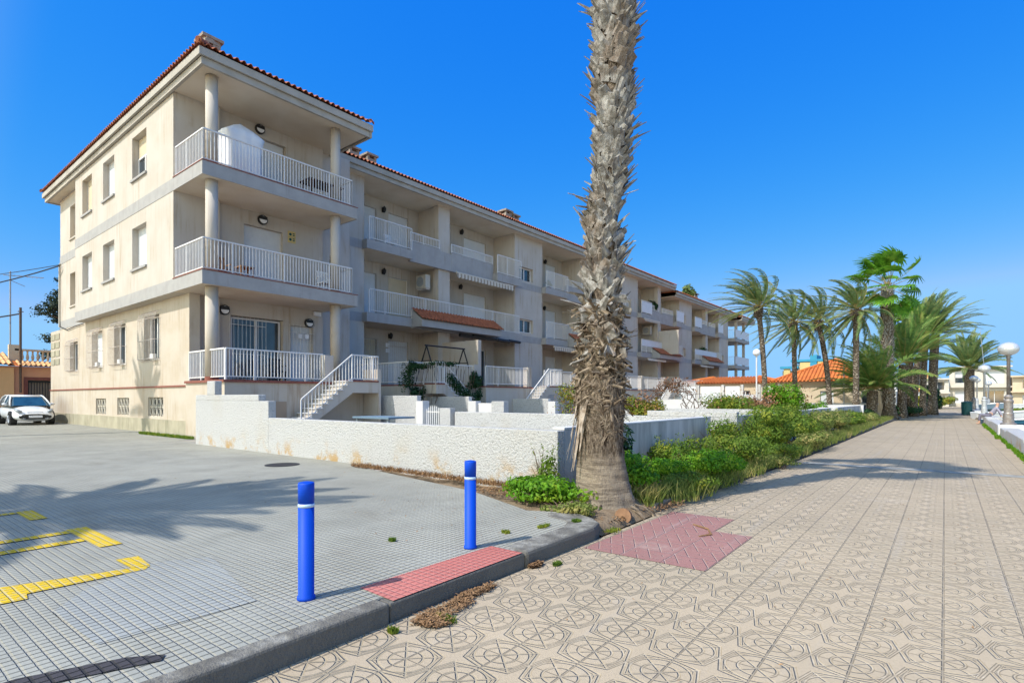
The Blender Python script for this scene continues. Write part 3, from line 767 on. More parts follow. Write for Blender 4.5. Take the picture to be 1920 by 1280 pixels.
for li,(a,b_,p,q) in enumerate(LG):
    s=(b_-a)/11.75; y1=a+2.75*s; y2=a+9.4*s
    # fin behind the pillar
    MB().box(XR,-22.9,p+.12,q-.12,0,12.2).build('party_wall',M['stucco'],B)
    for lev,z in ((0,5.17),(1,8.70)):
        s1=MB().box(XR-.01,XM+.01,a+.002,b_-.002,z,z+.43).box(XM+.011,XM+.349,a-.08,y1-.002,z+.003,z+.425).box(XM+.011,XM+.499,y2+.031,b_-.002,z+.003,z+.425)
        if lev==0: s1.box(XM+.011,XM+.195,y1,y2,z+.003,z+.425)
        s1=s1.build('balcony_slab',M['soffit'],B)
        e=MB().box(XM+.35,XM+.38,a-.12,y1,z,z+.44); e.box(XM+.0,XM+.35,a-.12,a-.09,z,z+.44)
        e.build('slab_edge',M['band'],s1); e=MB()
        e.box(XM+.0,XM+.5,y2,y2+.03,z-.05,z+.44); e.box(XM+.5,XM+.53,y2,b_+.15,z-.05,z+.44)
        e.build('slab_edge',M['band'],s1)
        if lev==1:
            pp=MB().box(XM+.02,XM+.17,y1,p,z-.06,z+1.0) ; pp.box(XM+.02,XM+.17,q,y2,z-.06,z+1.0); pp.box(XM+.0,XM+.16,p,q,z-.06,z+.9)
            pp.build('parapet',M['band'],B)
            railing(XM+.12,y1+.05,XM+.12,p-.02,z+1.05,z+1.5,B); railing(XM+.12,q+.02,XM+.12,y2,z+1.05,z+1.5,B)
            railing(XM+.33,a+.06,XM+.33,y1-.02,z+.52,z+1.6,B); railing(XM+.48,y2+.06,XM+.48,b_+.06,z+.50,z+1.6,B)
            if li>=2:
                MB().box(XM+.35,XM+.36,a+.1,y1-.05,z+.55,z+1.5).build('windbreak_panel',BLIND,B)
                MB().box(XM+.50,XM+.51,y2+.1,b_,z+.55,z+1.5).build('windbreak_panel',BLIND,B)
        else:
            pp=MB().box(XM+.2,XM+.40,y1,y2,z-.06,z+.98); pp.build('parapet',M['band'],B)
            railing(XM+.33,a+.06,XM+.33,y1-.02,z+.54,z+1.62,B); railing(XM+.33,y1-.02,XM+.33,y2,z+1.0,z+1.62,B,); railing(XM+.33,y2,XM+.33,b_+.05,z+.5,z+1.62,B)
            # tiled canopy over the ground floor
            ya,yb=y1-.05,y2-.35
            cp=MB().xprism([(XM+.41,z-.02),(XM+1.15,z-.02),(XM+1.15,z+.33),(XM+.41,z+.85)],ya,yb,'y').build('canopy',M['band'],B)
            tiles_sheet(cp,(XM+1.28,ya-.03,z+.37),(XM+1.28,yb+.15,z+.37),(-1,0,.66),1.02,rows=4)
            if li>=2: MB().box(XM+.34,XM+.35,a+.1,y2-.1,z+1.02,z+1.55).build('windbreak_panel',BLIND,B)
    for z0,z1 in ((0,5.11),(5.11,8.64),(8.64,12.2)):
        MB().box(-22.92,XM+(.0 if z0<5 else .01),p,q,z0,z1).build('pillar',M['stucco'],B)
def awning(ya,yb,x,z,parent,drop=.28,n=18,mat='awning'):
    mb=MB(); L=yb-ya
    pts=[]
    for i in range(n*8+1):
        t=i/(n*8); y=ya+L*t; zz=z-drop*(.72+.28*abs(math.sin(PI*n*t)))
        pts.append((y,zz))
    for (y0,za),(y1_,zb) in zip(pts[:-1],pts[1:]):
        mb.quad((x,y0,z),(x,y1_,z),(x+.01,y1_,zb),(x+.01,y0,za))
    o=mb.build('awning',M[mat],parent)
    r=MB().tube([(x-.05,ya,z+.02),(x-.05,yb,z+.02)],.06,8); r.build('awning_roll',M['canvas'],o)
    return o
awning(22.3,27.4,-21.95,8.52,B); awning(31.6,36.0,-21.7,5.0,B)
awning(46.3,50.2,-21.6,4.95,B,.12,10,'canvas'); awning(59.4,63.4,-21.6,4.95,B,.12,10,'canvas'); awning(46.2,49.5,-21.9,8.6,B,.2,12)
# rolled dark reed blind under the level-one slab
mb=MB(); 
for k in range(5): mb.tube([(-21.75,22.3+k*1.1,5.0+.03*math.sin(k*2)),(-21.72,23.35+k*1.1,4.98-.03*math.sin(k*3))],.09+.02*(k%2),8)
mb.build('rolled_blind',M['black'],B)
# air conditioners
for (x,y,z) in ((-22.75,21.1,7.55),(-22.85,50.0,7.6)):
    o=MB().box(x-.9,x-.1,y-.35,y,z,z+.75).build('air_conditioner',M['acbeige'],B,bevel=.02)
    MB().tube([(x-.55,y-.352,z+.38),(x-.55,y-.37,z+.38)],.28,18).build('fan_grille',M['grey'],o)
    MB().box(x-.85,x-.15,y-.3,y,z-.06,z-.0).build('bracket',M['rust'],o)
# yellow notice beside the first floor door, two panels with dark ink marks; white number plates
o=MB().box(XW,XW+.02,11.83,12.16,7.83,8.30).build('notice_board',M['yellow' if 0 else 'yellowpanel'],B)
mb=MB(); 
for zc in (8.17,7.96):
    mb.tube([(XW+.021,11.93,zc),(XW+.025,11.93,zc)],.06,10); mb.box(XW+.021,XW+.025,12.03,12.12,zc+.02,zc+.06); mb.box(XW+.021,XW+.025,12.03,12.12,zc-.05,zc-.01)
mb.box(XW+.021,XW+.024,11.84,12.15,8.055,8.065); mb.build('symbols',M['binpaint'],o)
bpy.data.materials['yellow_panel']
for z in (4.25,3.95): MB().box(XR,XR+.03,19.15,19.4,z,z+.22).build('meter_box',M['cloth'],B)
for y in (12.25,12.55): MB().box(XW+.05,XW+.07,y,y+.18,3.95,4.12).build('number_plate',M['cloth'],B)
# end wing balconies beyond the last panel
for z in (5.17,8.55):
    s1=MB().box(-24.3,-21.6,71.3,77.2,z,z+.42).build('balcony_slab',M['band'],B)
    railing(-22.4,71.35,-21.65,71.35,z+.5,z+1.5,B); railing(-21.65,71.35,-21.65,77.1,z+.5,z+1.5,B,step=.2)
    MB().box(-21.63,-21.62,71.4,77.1,z+.55,z+1.45).build('windbreak_panel',BLIND,B)
for y in (73.2,76.4): MB().box(-22.3,-22.0,y,y+.3,0,11.4).build('column',M['stucco'],B)
# ground terraces along the sea front
def terrace(y0,y1,xf,pier=True,south=False,white=False):
    t_=MB().box(XR,xf,y0,y1,.13,ZF-.06).build('terrace',M['stucco'],B)
    MB().box(XR,xf+.05,y0-.0,y1,ZF-.06,ZF).build('coping',M['maroon'] if not white else M['white'],t_)
    railing(xf-.06,y0+.05,xf-.06,y1-.3,ZF+.1,ZF+1.0,t_)
    if south: railing(XM+.3,y0+.05,xf-.06,y0+.05,ZF+.1,ZF+1.0,t_)
    if pier: MB().box(xf-.32,xf+.02,y1-.3,y1,.13,ZF+1.05).build('terrace_pier',M['stucco'],t_)
    return t_
terrace(15.76,20.25,-18.5,True,True); terrace(20.3,24.0,-18.0,True); terrace(25.8,31.5,-18.4); terrace(31.55,38.2,-18.2); terrace(38.25,42.5,-18.3); terrace(44.5,50.4,-18.4,True,False,True); terrace(50.45,56.6,-18.2); terrace(58.8,64.8,-18.3,True,True); terrace(64.85,71,-18.1)
MB().box(XR,-19.8,21.7,21.95,ZF,4.55).build('terrace_divider',M['stucco'],B); MB().box(XR,-19.8,36.6,36.85,ZF,4.0).build('terrace_divider',M['stucco'],B); MB().box(XR,-20.6,51,51.2,ZF,3.5).build('terrace_divider',M['stucco'],B)
MB().box(XR,-20.5,50.5,50.7,Z1,7.9).build('terrace_divider',M['stucco'],B)
staircase(-18.4,-17.6,19.05,17.1,.45,ZF,16.6,B); staircase(-17.95,-17.15,22.5,24.45,.45,ZF,25.75,B)
staircase(-18.3,-17.4,39.6,42.0,.45,ZF,43.8,B); staircase(-18.2,-17.4,62.5,60.0,.45,ZF,59,B)
staircase(-18.2,-17.4,52.5,55.0,.45,ZF,56.4,B)

# ------------------------------------------------------------------ garden walls, gates
def gwall(label,pts,z1,th=.18,mat='roughwhite',cap=True,z0=.1,loc=None,name='garden_wall',cat='wall',step=None,pier=None):
    x0,y0,x1,y1=pts
    th2=th/2
    loc=((x0+x1)/2,(y0+y1)/2,z0)
    t_=thing(name,label,cat,loc,ang=AB)
    def bx(mb,xa,ya,xb,yb,za,zb,e=0):
        if abs(xa-xb)>abs(ya-yb): mb.box(xa-e,xb+e,ya-th2-e,ya+th2+e,za,zb)
        else: mb.box(xa-th2-e,xa+th2+e,ya-e,yb+e,za,zb)
    mb=MB(); bx(mb,x0,y0,x1,y1,z0,z1)
    if step: # extra higher stretch (xa,xb,z)
        for (a,b_,z) in step:
            if abs(x0-x1)>abs(y0-y1): mb.box(a,b_,y0-th2,y0+th2,z1,z)
            else: mb.box(x0-th2,x0+th2,a,b_,z1,z)
    mb.build('body',M[mat],t_,bevel=.012)
    if cap and mat!='roughwhite':
        c_=MB(); bx(c_,x0,y0,x1,y1,z1+.001,z1+.028,.006); c_.build('coping',M['white'],t_)
    if pier:
        for (a,b_,z) in pier:
            p_=MB().box(a,b_,y0-.16,y0+.16,z0,z).build('pier',M['white'],t_,bevel=.01)
    return t_
# big front wall facing the plaza: the wall drops in steps
t_=thing('garden_wall','long rough white roughcast wall stepping down beside the grey plaza, nearest the camera','wall',(-11,6.9,.1),ang=AB)
mb=MB().box(-17.36,-13.12,6.78,6.98,0,1.40); mb.box(-17.36,-13.62,6.781,6.979,1.40,1.56) ; mb.box(-16.6,-16.1,6.782,6.978,1.56,1.95)
mb.box(-13.12,-4.60,6.78,6.98,0,.99); mb.build('body',M['roughwhite'],t_,bevel=.015)
gwall('grey weathered wall running back from the big palm, shaded side to the promenade',(-4.72,6.99,-4.72,13.35),1.0,.2,'weathered')
gwall('low white cross wall behind the plaza wall, seen over it from the palm leftwards',(-13.55,13.75,-4.1,13.75),1.0,.2,'roughwhite',step=[(-6.4,-4.1,1.14)])
gwall('white roughcast divider with a stepped end, nearest the wing stairs',(-18.4,13.62,-15.35,13.62),1.56,.2,'roughwhite',pier=[(-15.34,-14.98,1.36)])
gwall('white roughcast divider between the picket gate and the white door gate',(-20.9,17.0,-15.95,17.0),1.53,.2,'roughwhite',pier=[(-15.94,-15.5,1.34)])
gwall('white roughcast divider beside the third stairs, behind the yellow flowering shrub',(-20.9,22.5,-15.75,22.5),1.44,.2,'roughwhite',pier=[(-15.74,-15.3,1.30)])
gwall('short white garden wall right of the white door gate',(-14.65,17.0,-14.0,17.0),1.34,.3,'roughwhite')
gwall('short low white wall right of the picket gate',(-14.15,13.62,-13.62,13.62),1.12,.24,'roughwhite')
gwall('white wall stretch between shrubs in front of the arch of dry vines',(-17.6,38.0,-9.5,38.0),1.35,.2,'white')
gwall('white garden wall below the far white staircase',(-17.6,45.0,-12.0,45.0),1.7,.2,'white')
gwall('low white cross wall halfway along the planted strip',(-13.6,24.0,-4.4,24.0),1.0,.2,'roughwhite')
gwall('weathered wall behind the tall green shrub of the strip',(-4.25,13.9,-4.25,24.0),1.02,.2,'weathered')
gwall('blue grey weathered wall ending by the small date palm',(-4.35,24.1,-4.35,36.5),1.02,.2,'weathered')
gwall('short bright white pier wall in the middle of the blue grey wall',(-4.75,27.3,-4.0,27.3),1.03,.22,'white')
gwall('white end wall beside the young date palm',(-7.5,36.6,-4.1,36.6),1.05,.2,'white')
# gates
t_=thing('picket_gate','small white picket gate between low white walls','gate',(-14.6,13.62,.13),ang=AB)
mb=MB()
for i in range(8): 
    x=-14.92+i*.1; h=1.05+.12*math.sin(PI*i/7); mb.box(x-.018,x+.018,13.61,13.63,.2,h); mb.v+=[(x-.018,13.61,h),(x+.018,13.61,h),(x,13.62,h+.06)]; mb.f.append((len(mb.v)-3,len(mb.v)-2,len(mb.v)-1))
mb.build('pickets',M['whitemetal'],t_); MB().box(-14.96,-14.17,13.631,13.65,.95,1.0).box(-14.96,-14.17,13.631,13.65,.35,.4).build('rails',M['whitemetal'],t_)
t_=thing('door_gate','solid white metal door gate between two white piers','gate',(-15.1,17.0,.13),ang=AB)
MB().box(-15.48,-14.68,16.98,17.02,.2,1.26).build('leaf',M['whitemetal'],t_,bevel=.005); MB().box(-15.44,-15.30,16.94,16.98,.85,.88).build('handle',M['grey'],t_)

# ------------------------------------------------------------------ bollards
def bollard():
    t_=thing('bollard','','bollard',(-3.38,2.07,.13),group='blue bollards along the kerb')
    x,y=-3.38,2.07
    MB().lathe([(.059,.13),(.059,.15),(.052,.156),(.052,.749),(.0,.749)],x,y,28).build('post',M['blue'],t_)
    MB().lathe([(.053,.749),(.0535,.749),(.0535,.772),(.053,.772)],x,y,28).build('reflective_band',M['reflective'],t_)
    MB().lathe([(.052,.772),(.053,.90),(.050,.912),(.02,.918),(.0,.918)],x,y,28).build('cap',M['blue'],t_)
    return t_
b1=bollard(); b1['label']='blue bollard with pale band nearer the camera, at the near end of the red paving'
b2=copy_tree(b1); b2.location=(-3.36,3.68,.13); b2['label']='farther blue bollard with pale band, in front of the white wall'
for o in b1.children:
    if o.type=='MESH':
        for p in o.data.polygons: p.use_smooth=abs(p.normal.z)<.9
# ------------------------------------------------------------------ the big palm
BX,BY=-3.47,6.38
CR=Vector((.787,.617,0))     # sideways direction used for the lean of the trunk
prof=[(0,-.02,.43),(.12,-.02,.385),(.35,-.03,.335),(.6,-.045,.305),(.9,-.055,.29),(1.2,-.06,.295),(1.6,-.055,.30),(2.0,-.055,.275),(2.4,-.045,.235),(2.9,-.025,.235),(3.3,-.015,.215),(3.6,-.035,.225),(4.0,.035,.18),(4.3,.055,.20),(4.6,.09,.225),(5.2,.095,.23),(5.8,.11,.25),(6.4,.115,.27),(7.2,.14,.26),(8.2,.25,.24),(9.2,.30,.20)]
def trunk_at(z):
    for a,b_ in zip(prof[:-1],prof[1:]):
        if a[0]<=z<=b_[0]:
            f=(z-a[0])/(b_[0]-a[0]); return a[1]+(b_[1]-a[1])*f, a[2]+(b_[2]-a[2])*f
    return prof[-1][1],prof[-1][2]
palm=thing('tall_palm_tree','tall leaning palm trunk covered in grey split leaf bases beside the white wall','palm tree',(BX,BY,.05))
mb=MB(); n=44; zs=[.0]; 
while zs[-1]<9.1: zs.append(zs[-1]+.05)
base=0
for z in zs:
    off,r=trunk_at(z); c_=Vector((BX,BY,z+.05))+CR*off
    for k in range(n):
        t=2*PI*k/n
        rr=r*(.80 if z>1.7 else 1)*(1+.035*math.sin(5*t+z*3)+.012*math.sin(z*43+2*math.sin(3*t))+.015*math.sin(11*t+z*7)+rnd.uniform(-.014,.014)*(1 if z<.7 else 2))
        if z<.3: rr*=1+.10*abs(math.sin(4.5*t+1))*(1-z/.3)
        mb.v.append((c_.x+rr*math.cos(t),c_.y+rr*math.sin(t),c_.z))
for i in range(len(zs)-1):
    for k in range(n): k2=(k+1)%n; mb.f.append((i*n+k,i*n+k2,(i+1)*n+k2,(i+1)*n+k))
mb.build('trunk',M['palmbase'],palm,True)
def strip(mb,p,d,out,L,w0,w1,th,curl,seg=3,droop=0):
    """tapered slab starting at p going along d, bending towards out"""
    p=Vector(p); d=Vector(d).normalized(); out=Vector(out).normalized()
    base=len(mb.v)
    for i in range(seg+1):
        f=i/seg; dd=(d+out*curl*f+Vector((0,0,-droop*f))).normalized(); side=dd.cross(out)
        if side.length<1e-4: side=Vector((1,0,0))
        side.normalize(); nn=side.cross(dd).normalized(); w=w0+(w1-w0)*f; t=th*(1-.6*f)
        mb.v+=[tuple(p-side*w/2-nn*t*.1),tuple(p+nn*t),tuple(p+side*w/2-nn*t*.1),tuple(p-nn*t*.4)]
        p=p+dd*(L/seg)
    for i in range(seg):
        for k in range(4):
            k2=(k+1)%4; mb.f.append((base+i*4+k,base+i*4+k2,base+(i+1)*4+k2,base+(i+1)*4+k))
    e=base+seg*4; mb.f.append((e,e+1,e+2,e+3)); mb.f.append((base+3,base+2,base+1,base))
boots=MB(); i=0; z=1.93
while z<8.9:
    dens=1.0 if z>2.7 else .8
    for k in range(10):
        th=i*2.39996+rnd.uniform(-.2,.2); i+=1
        off,r=trunk_at(z); zz=z+rnd.uniform(-.05,.05); o_=Vector((math.cos(th),math.sin(th),0))
        c_=Vector((BX,BY,zz+.05))+CR*off; p=c_+o_*(r*.79); tang=Vector((-o_.y,o_.x,0))
        til=rnd.choice((-1,1))*(rnd.uniform(.25,.75) if z>3.7 else rnd.uniform(.5,1.1)); 
        L=rnd.uniform(.12,.22); w=rnd.uniform(.11,.19)
        if z<2.7: # ragged lower ones point everywhere
            d=Vector((0,0,rnd.uniform(-.9,.9)))+tang*rnd.uniform(-.8,.8)+o_*.35; L=rnd.uniform(.1,.26)
        else: d=Vector((0,0,1))+tang*til+o_*rnd.uniform(.2,.62)
        strip(boots,p,d,o_,L,w,w*rnd.uniform(.25,.7),rnd.uniform(.016,.034),rnd.uniform(.1,.9),3)
    z+=.070
# longer projecting spikes
for k in range(150):
    z=rnd.uniform(2.6,8.3); 
    if rnd.random()<.35: z=rnd.choice((4.25,4.5,5.05,5.3,6.15,6.3))+rnd.uniform(-.15,.15)
    th=rnd.uniform(0,2*PI)
    if rnd.random()<.45: th=math.atan2(CR.y,CR.x)+rnd.uniform(-.9,.9)
    off,r=trunk_at(z); o_=Vector((math.cos(th),math.sin(th),0)); c_=Vector((BX,BY,z+.05))+CR*off
    d=Vector((0,0,1))*rnd.uniform(.4,1.0)+o_*rnd.uniform(.5,1.0)+Vector((-o_.y,o_.x,0))*rnd.uniform(-.4,.4)
    strip(boots,c_+o_*r*.85,d,o_,rnd.uniform(.16,.30),rnd.uniform(.035,.075),.012,rnd.uniform(.008,.02),rnd.uniform(-.2,.5),3)
for (z0_,sd,nn,up_) in ((6.05,.25,4,.5),(5.45,2.9,9,.9),(5.35,.2,8,.75),(4.85,.3,7,.45),(4.75,-.2,4,.3),(4.1,-.1,9,.5),(4.0,2.8,6,.35),(3.62,2.9,16,1.0),(3.25,.15,10,.75),(3.1,-.3,6,.8),(2.75,3.0,6,.3),(6.4,2.8,6,.4),(2.4,3.0,7,.1),(2.2,.1,6,.2)):
    for q in range(nn):
        z=z0_+rnd.uniform(-.10,.10); th=math.atan2(CR.y,CR.x)+sd+rnd.uniform(-.55,.55); off,r=trunk_at(z); o_=Vector((math.cos(th),math.sin(th),0)); c_=Vector((BX,BY,z+.05))+CR*off
        strip(boots,c_+o_*r*.85,Vector((0,0,up_))+o_*rnd.uniform(.5,.8)+Vector((0,0,rnd.uniform(-.2,.3))),o_,rnd.uniform(.16,.34),rnd.uniform(.08,.13),rnd.uniform(.005,.02),rnd.uniform(.010,.022),rnd.uniform(-.3,.4),3)
for (z,sg) in ((4.0,1),(3.98,-1),(3.35,1),(2.63,-1)):  # big broken flaps
    off,r=trunk_at(z); o_=(CR*sg).normalized(); c_=Vector((BX,BY,z))+CR*off-Vector((0,.12,0))
    strip(boots,c_+o_*r*.6,o_*1.2+Vector((0,-.2,-.25 if z>4.3 and z<4.6 else .5)),o_,.36,.13,.03,.015,.2,4,.15)
boots.build('leaf_bases',M['boot'],palm)
rag=MB()
for k in range(560):
    z=rnd.uniform(1.3,2.6); th=rnd.uniform(0,2*PI); off,r=trunk_at(z); o_=Vector((math.cos(th),math.sin(th),0)); c_=Vector((BX,BY,z+.05))+CR*off; tang=Vector((-o_.y,o_.x,0))
    d=tang*rnd.uniform(-1,1)+Vector((0,0,rnd.uniform(-1,.8)))+o_*rnd.uniform(.1,.35 if z<1.9 else .6)
    strip(rag,c_+o_*(r*.9),d,o_,rnd.uniform(.08,.24),rnd.uniform(.03,.07),rnd.uniform(.01,.04),rnd.uniform(.012,.03),rnd.uniform(-.5,.4),3,.2)
rag.build('ragged_husks',M['husk2'],palm)
fib=MB()
for k in range(1500):
    z=rnd.uniform(.95,2.6); th=rnd.uniform(0,2*PI); off,r=trunk_at(z); o_=Vector((math.cos(th),math.sin(th),0)); c_=Vector((BX,BY,z+.05))+CR*off
    tang=Vector((-o_.y,o_.x,0)); d=tang*rnd.uniform(-1,1)+Vector((0,0,rnd.uniform(-1,.6)))+o_*.12
    strip(fib,c_+o_*(r*.95),d,o_,rnd.uniform(.06,.2),rnd.uniform(.008,.025),.004,.005,rnd.uniform(-.4,.3),2,.3)
fib.build('fibre',M['husk2'],palm)
hang=MB()
for k in range(15):
    th=math.atan2(-CR.y,-CR.x)+rnd.uniform(-.25,.75); z=rnd.uniform(.95,1.45); off,r=trunk_at(z); o_=Vector((math.cos(th),math.sin(th),0)); c_=Vector((BX,BY,z+.05))+CR*off
    strip(hang,c_+o_*(r*1.0),o_*.16+Vector((-.02,0,-1)),o_,rnd.uniform(.35,.75),rnd.uniform(.05,.09),.012,.006,rnd.uniform(-.25,.28),6)
hang.build('hanging_husks',M['husk'],palm)

roots=MB()
for k in range(60):
    th=rnd.uniform(0,2*PI); r0=rnd.uniform(.36,.44); o_=Vector((math.cos(th),math.sin(th),0)); p=Vector((BX,BY,rnd.uniform(.08,.20)))+o_*r0-CR*.02; L_=rnd.uniform(.08,.28)
    t2=Vector((-o_.y,o_.x,0))*rnd.uniform(-.08,.08); roots.tube([p,p+o_*L_*.5+t2+Vector((0,0,-.04)),p+o_*L_+t2*2+Vector((0,0,-.14))],[.014,.011,.007],5,False)
roots.build('roots',M['husk2'],palm)
# fan palm leaves
def fan_leaf(mb,mbp,p,d,L,rad,wind,r_,droop=.5,nb=22):
    p=Vector(p); d=Vector(d).normalized(); pts=[p]; q=p.copy()
    for i in range(6):
        f=i/5; dd=(d+wind*.35*f+Vector((0,0,-droop*.5*f))).normalized(); q=q+dd*L/6; pts.append(q.copy())
    mbp.tube(pts,[.028,.024,.02,.018,.016,.014,.012],4)
    side=dd.cross(Vector((0,0,1))); side=side.normalized() if side.length>.01 else Vector((1,0,0)); up=side.cross(dd).normalized()
    for k in range(nb):
        a=(k/(nb-1)-.5)*R(250); v=(dd*math.cos(a)+side*math.sin(a)).normalized()
        l=rad*(.75+.25*math.cos(a*.6))*r_.uniform(.85,1.05); w=.05*rad/.7
        v1=(v+up*.12).normalized(); m1=q+v1*l*.55; v2=(v+wind*.7+Vector((0,0,-droop*.8))).normalized(); e=m1+v2*l*.5
        s=v1.cross(up).normalized()*w
        mb.quad(q,m1-s,m1+up*.02,m1+s) ; mb.quad(m1-s,e-s*.15,e+s*.15,m1+s)
def fan_crown(parent,c,n,rad,wind,seed,leafL=.9,name='crown'):
    r_=random.Random(seed); mb=MB(); mp=MB()
    for k in range(n):
        az=k*2.39996; el=R(80-115*(k/n)+r_.uniform(-10,10))
        d=Vector((math.cos(az)*math.cos(el),math.sin(az)*math.cos(el),math.sin(el)))
        fan_leaf(mb,mp,Vector(c)+Vector((0,0,.3*(1-k/n))),d,leafL*r_.uniform(.8,1.15),rad*r_.uniform(.8,1.1),wind,r_,.35+.5*k/n)
    o=mb.build(name,M['fan'],parent); mp.build('petioles',M['rachis'],o); return o
c0=Vector((BX,BY,9.15))+CR*.3
fan_crown(palm,c0,20,.85,Vector((.45,.35,0)),5,1.15)

# date palm fronds
def date_crown(parent,c,n,L,wind,seed,mat='frond',e0=85,e1=-35,leaf=.40,wl=.07,st=30,name='crown',droop=1.15):
    r_=random.Random(seed); mb=MB(); mr=MB(); wind=Vector(wind)
    for k in range(n):
        az=k*2.39996+r_.uniform(-.2,.2); f0=(k/n)**.9; el=R(e0+(e1-e0)*f0+r_.uniform(-8,8))
        d=Vector((math.cos(az)*math.cos(el),math.sin(az)*math.cos(el),math.sin(el))); q=Vector(c)+d*.12; l=L*r_.uniform(.82,1.1)
        pts=[q.copy()]; dirs=[]; S_=12
        wk=r_.uniform(.6,1.2)
        for i in range(S_):
            f=i/S_; dd=(d+Vector((0,0,-droop*f*f))+wind*wk*f*1.15).normalized(); dirs.append(dd); q=q+dd*l/S_; pts.append(q.copy())
        dirs.append(dirs[-1]); mr.tube(pts,[.026*(1-.8*i/S_) for i in range(S_+1)],3,False)
        tw=r_.uniform(-.5,.5)
        for i in range(st):
            f=.14+.86*i/(st-1); x=f*S_; j=min(S_-1,int(x)); p=pts[j].lerp(pts[j+1],x-j); dd=dirs[j]
            up=Vector((0,0,1)); s=dd.cross(up); 
            if s.length<.15: s=dd.cross(Vector((1,0,0)))
            s.normalize(); up=s.cross(dd); s,up=s*math.cos(tw)+up*math.sin(tw),up*math.cos(tw)-s*math.sin(tw)
            ll=leaf*math.sin(PI*min(1,.18+.80*f))**.6*r_.uniform(.8,1.1)
            for sg in (-1,1):
                v=(s*sg*.85+dd*.75+up*.25+wind*.75+Vector((0,0,-.30))).normalized(); m_=p+v*ll*.55; v2=(v+Vector((0,0,-.35))+wind*.4).normalized(); e=m_+v2*ll*.45
                wv=dd*wl*.5
                mb.quad(p-wv*.5,m_-wv,m_+wv,p+wv*.5); mb.tri(m_-wv,e,m_+wv)
    o=mb.build(name,M[mat],parent); mr.build('rachis',M['rachis'],o); return o
def date_palm(label,x,y,h,r,L,n,wind,seed,lean=(0,0),group=None,mat='frond',bulb=True,z0=0,e0=85,e1=-35,proto=None,droop=1.2,leaf=.38,wl=.075,trunkmat='datetrunk'):
    t_=thing('date_palm_tree',label,'palm tree',(x,y,z0),group)
    mb=MB(); pts=[];rr=[]; K=14; off=[]
    for i in range(K+1):
        f=i/K; pts.append((x+lean[0]*f*f,y+lean[1]*f*f,z0+h*f)); q=r*(1.25-.35*min(1,f*5)) 
        if bulb and f>.93: q=r*1.55
        rr.append(q)
    mb.tube(pts,rr,12); mb.build('trunk',M[trunkmat],t_,True)
    top=pts[-1]
    if bulb:
        bm_=MB(); rb=random.Random(seed)
        for k in range(90):
            th=k*2.4; z=top[2]-.55+k/90*.65; o_=Vector((math.cos(th),math.sin(th),0)); strip(bm_,Vector((top[0],top[1],z))+o_*r*1.1,Vector((0,0,1))+o_*.6,o_,.2,.1,.04,.03,.1,2)
        bm_.build('leaf_bases',M['datetrunk'],t_)
    date_crown(t_,(top[0],top[1],top[2]+.1),n,L,wind,seed,mat,e0,e1,leaf,wl,droop=droop)
    return t_
WL=(-.95,-.62,.02); G1='slender date palms behind the garden walls'
WR=(.30,.30,.30)
# row behind the gardens
date_palm('slender date palm standing apart at the left of the row, left of the tiled house',-8.7,36.4,6.8,.17,3.0,46,WL,11,(-.35,-.25),G1,z0=.1,e1=-20)
date_palm('slender date palm with a drooping crown before the left slope of the orange roof',-7.9,40.8,6.3,.17,2.9,40,WL,12,(-.1,-.1),G1,z0=.1,e1=-55)
date_palm('slender date palm whose trunk crosses the middle of the orange roof',-6.1,42.4,6.4,.18,3.0,42,WL,13,(-.6,-.45),G1,z0=.1,e1=-50)
date_palm('date palm with swept crown rising behind the low young palm, left of the fan palm',-4.35,40.2,6.7,.19,2.7,44,WL,14,(.0,.0),G1,z0=.1,e1=-60)
# the young low palm by the path
date_palm('low young date palm with bushy arching fronds and thick short trunk',-3.9,44.4,1.9,.36,3.7,60,(-.45,-.32,.02),15,(.05,.05),None,'frondyoung',False,.05,84,2,droop=1.0,leaf=.55,wl=.10)
# fan palm by the path
fp=thing('fan_palm_tree','tall fan palm with shaggy grey trunk and wind blown bright green fans beside the path','palm tree',(-2.95,45.2,0))
mb=MB(); pts=[];rr=[]
for i in range(24):
    f=i/23; z=f*8.7; pts.append((-2.95-.15*math.sin(f*2.2),45.2,z)); rr.append(.56-.22*min(1,z/.9)+(.05 if z>7 else 0)-(.12 if z>8.3 else 0))
mb.tube(pts,rr,16); mb.build('trunk',M['datetrunk'],fp,True)
bt=MB()
for k in range(700):
    th=k*2.39996; z=.9+k/700*8.1; o_=Vector((math.cos(th),math.sin(th),0)); f=z/9.1
    strip(bt,Vector((-2.95-.15*math.sin(f*2.2),45.2,z))+o_*.29,Vector((0,0,1))+o_*rnd.uniform(.2,.8)+Vector((-o_.y,o_.x,0))*rnd.uniform(-.5,.5),o_,rnd.uniform(.18,.32),.15,.07,.04,.2,2)
bt.build('leaf_bases',M['boot'],fp)
fan_crown(fp,(-3.1,45.2,8.75),27,1.2,Vector((-1.0,-.7,-.05)),21,1.7)
G2='clump of palms on the planted verge far along the path'
date_palm('leafy date palm with textured trunk just right of the fan palm',-2.52,49.94,3.9,.33,3.7,42,(-.05,-.05,.30),16,(.1,0),G2,'frondyoung',False,.0,88,0,leaf=.5,wl=.10)
date_palm('pale trunked date palm at the left of the dark clump',-1.95,53.97,4.9,.27,3.5,36,(.10,.10,.38),17,(.35,.2),G2,'frondyoung',False,0,88,12,leaf=.5,wl=.10)
date_palm('dark trunked date palm in the middle of the clump',-1.45,56.99,6.6,.25,3.7,36,(.30,.26,.36),18,(.2,.1),G2,'frond',False,0,88,5,leaf=.5,wl=.11)
date_palm('dark thick trunked date palm at the right of the clump',-.86,60.01,6.9,.36,3.9,40,(.36,.30,.40),19,(.2,.1),G2,'frond',False,0,88,0,leaf=.55,wl=.11)
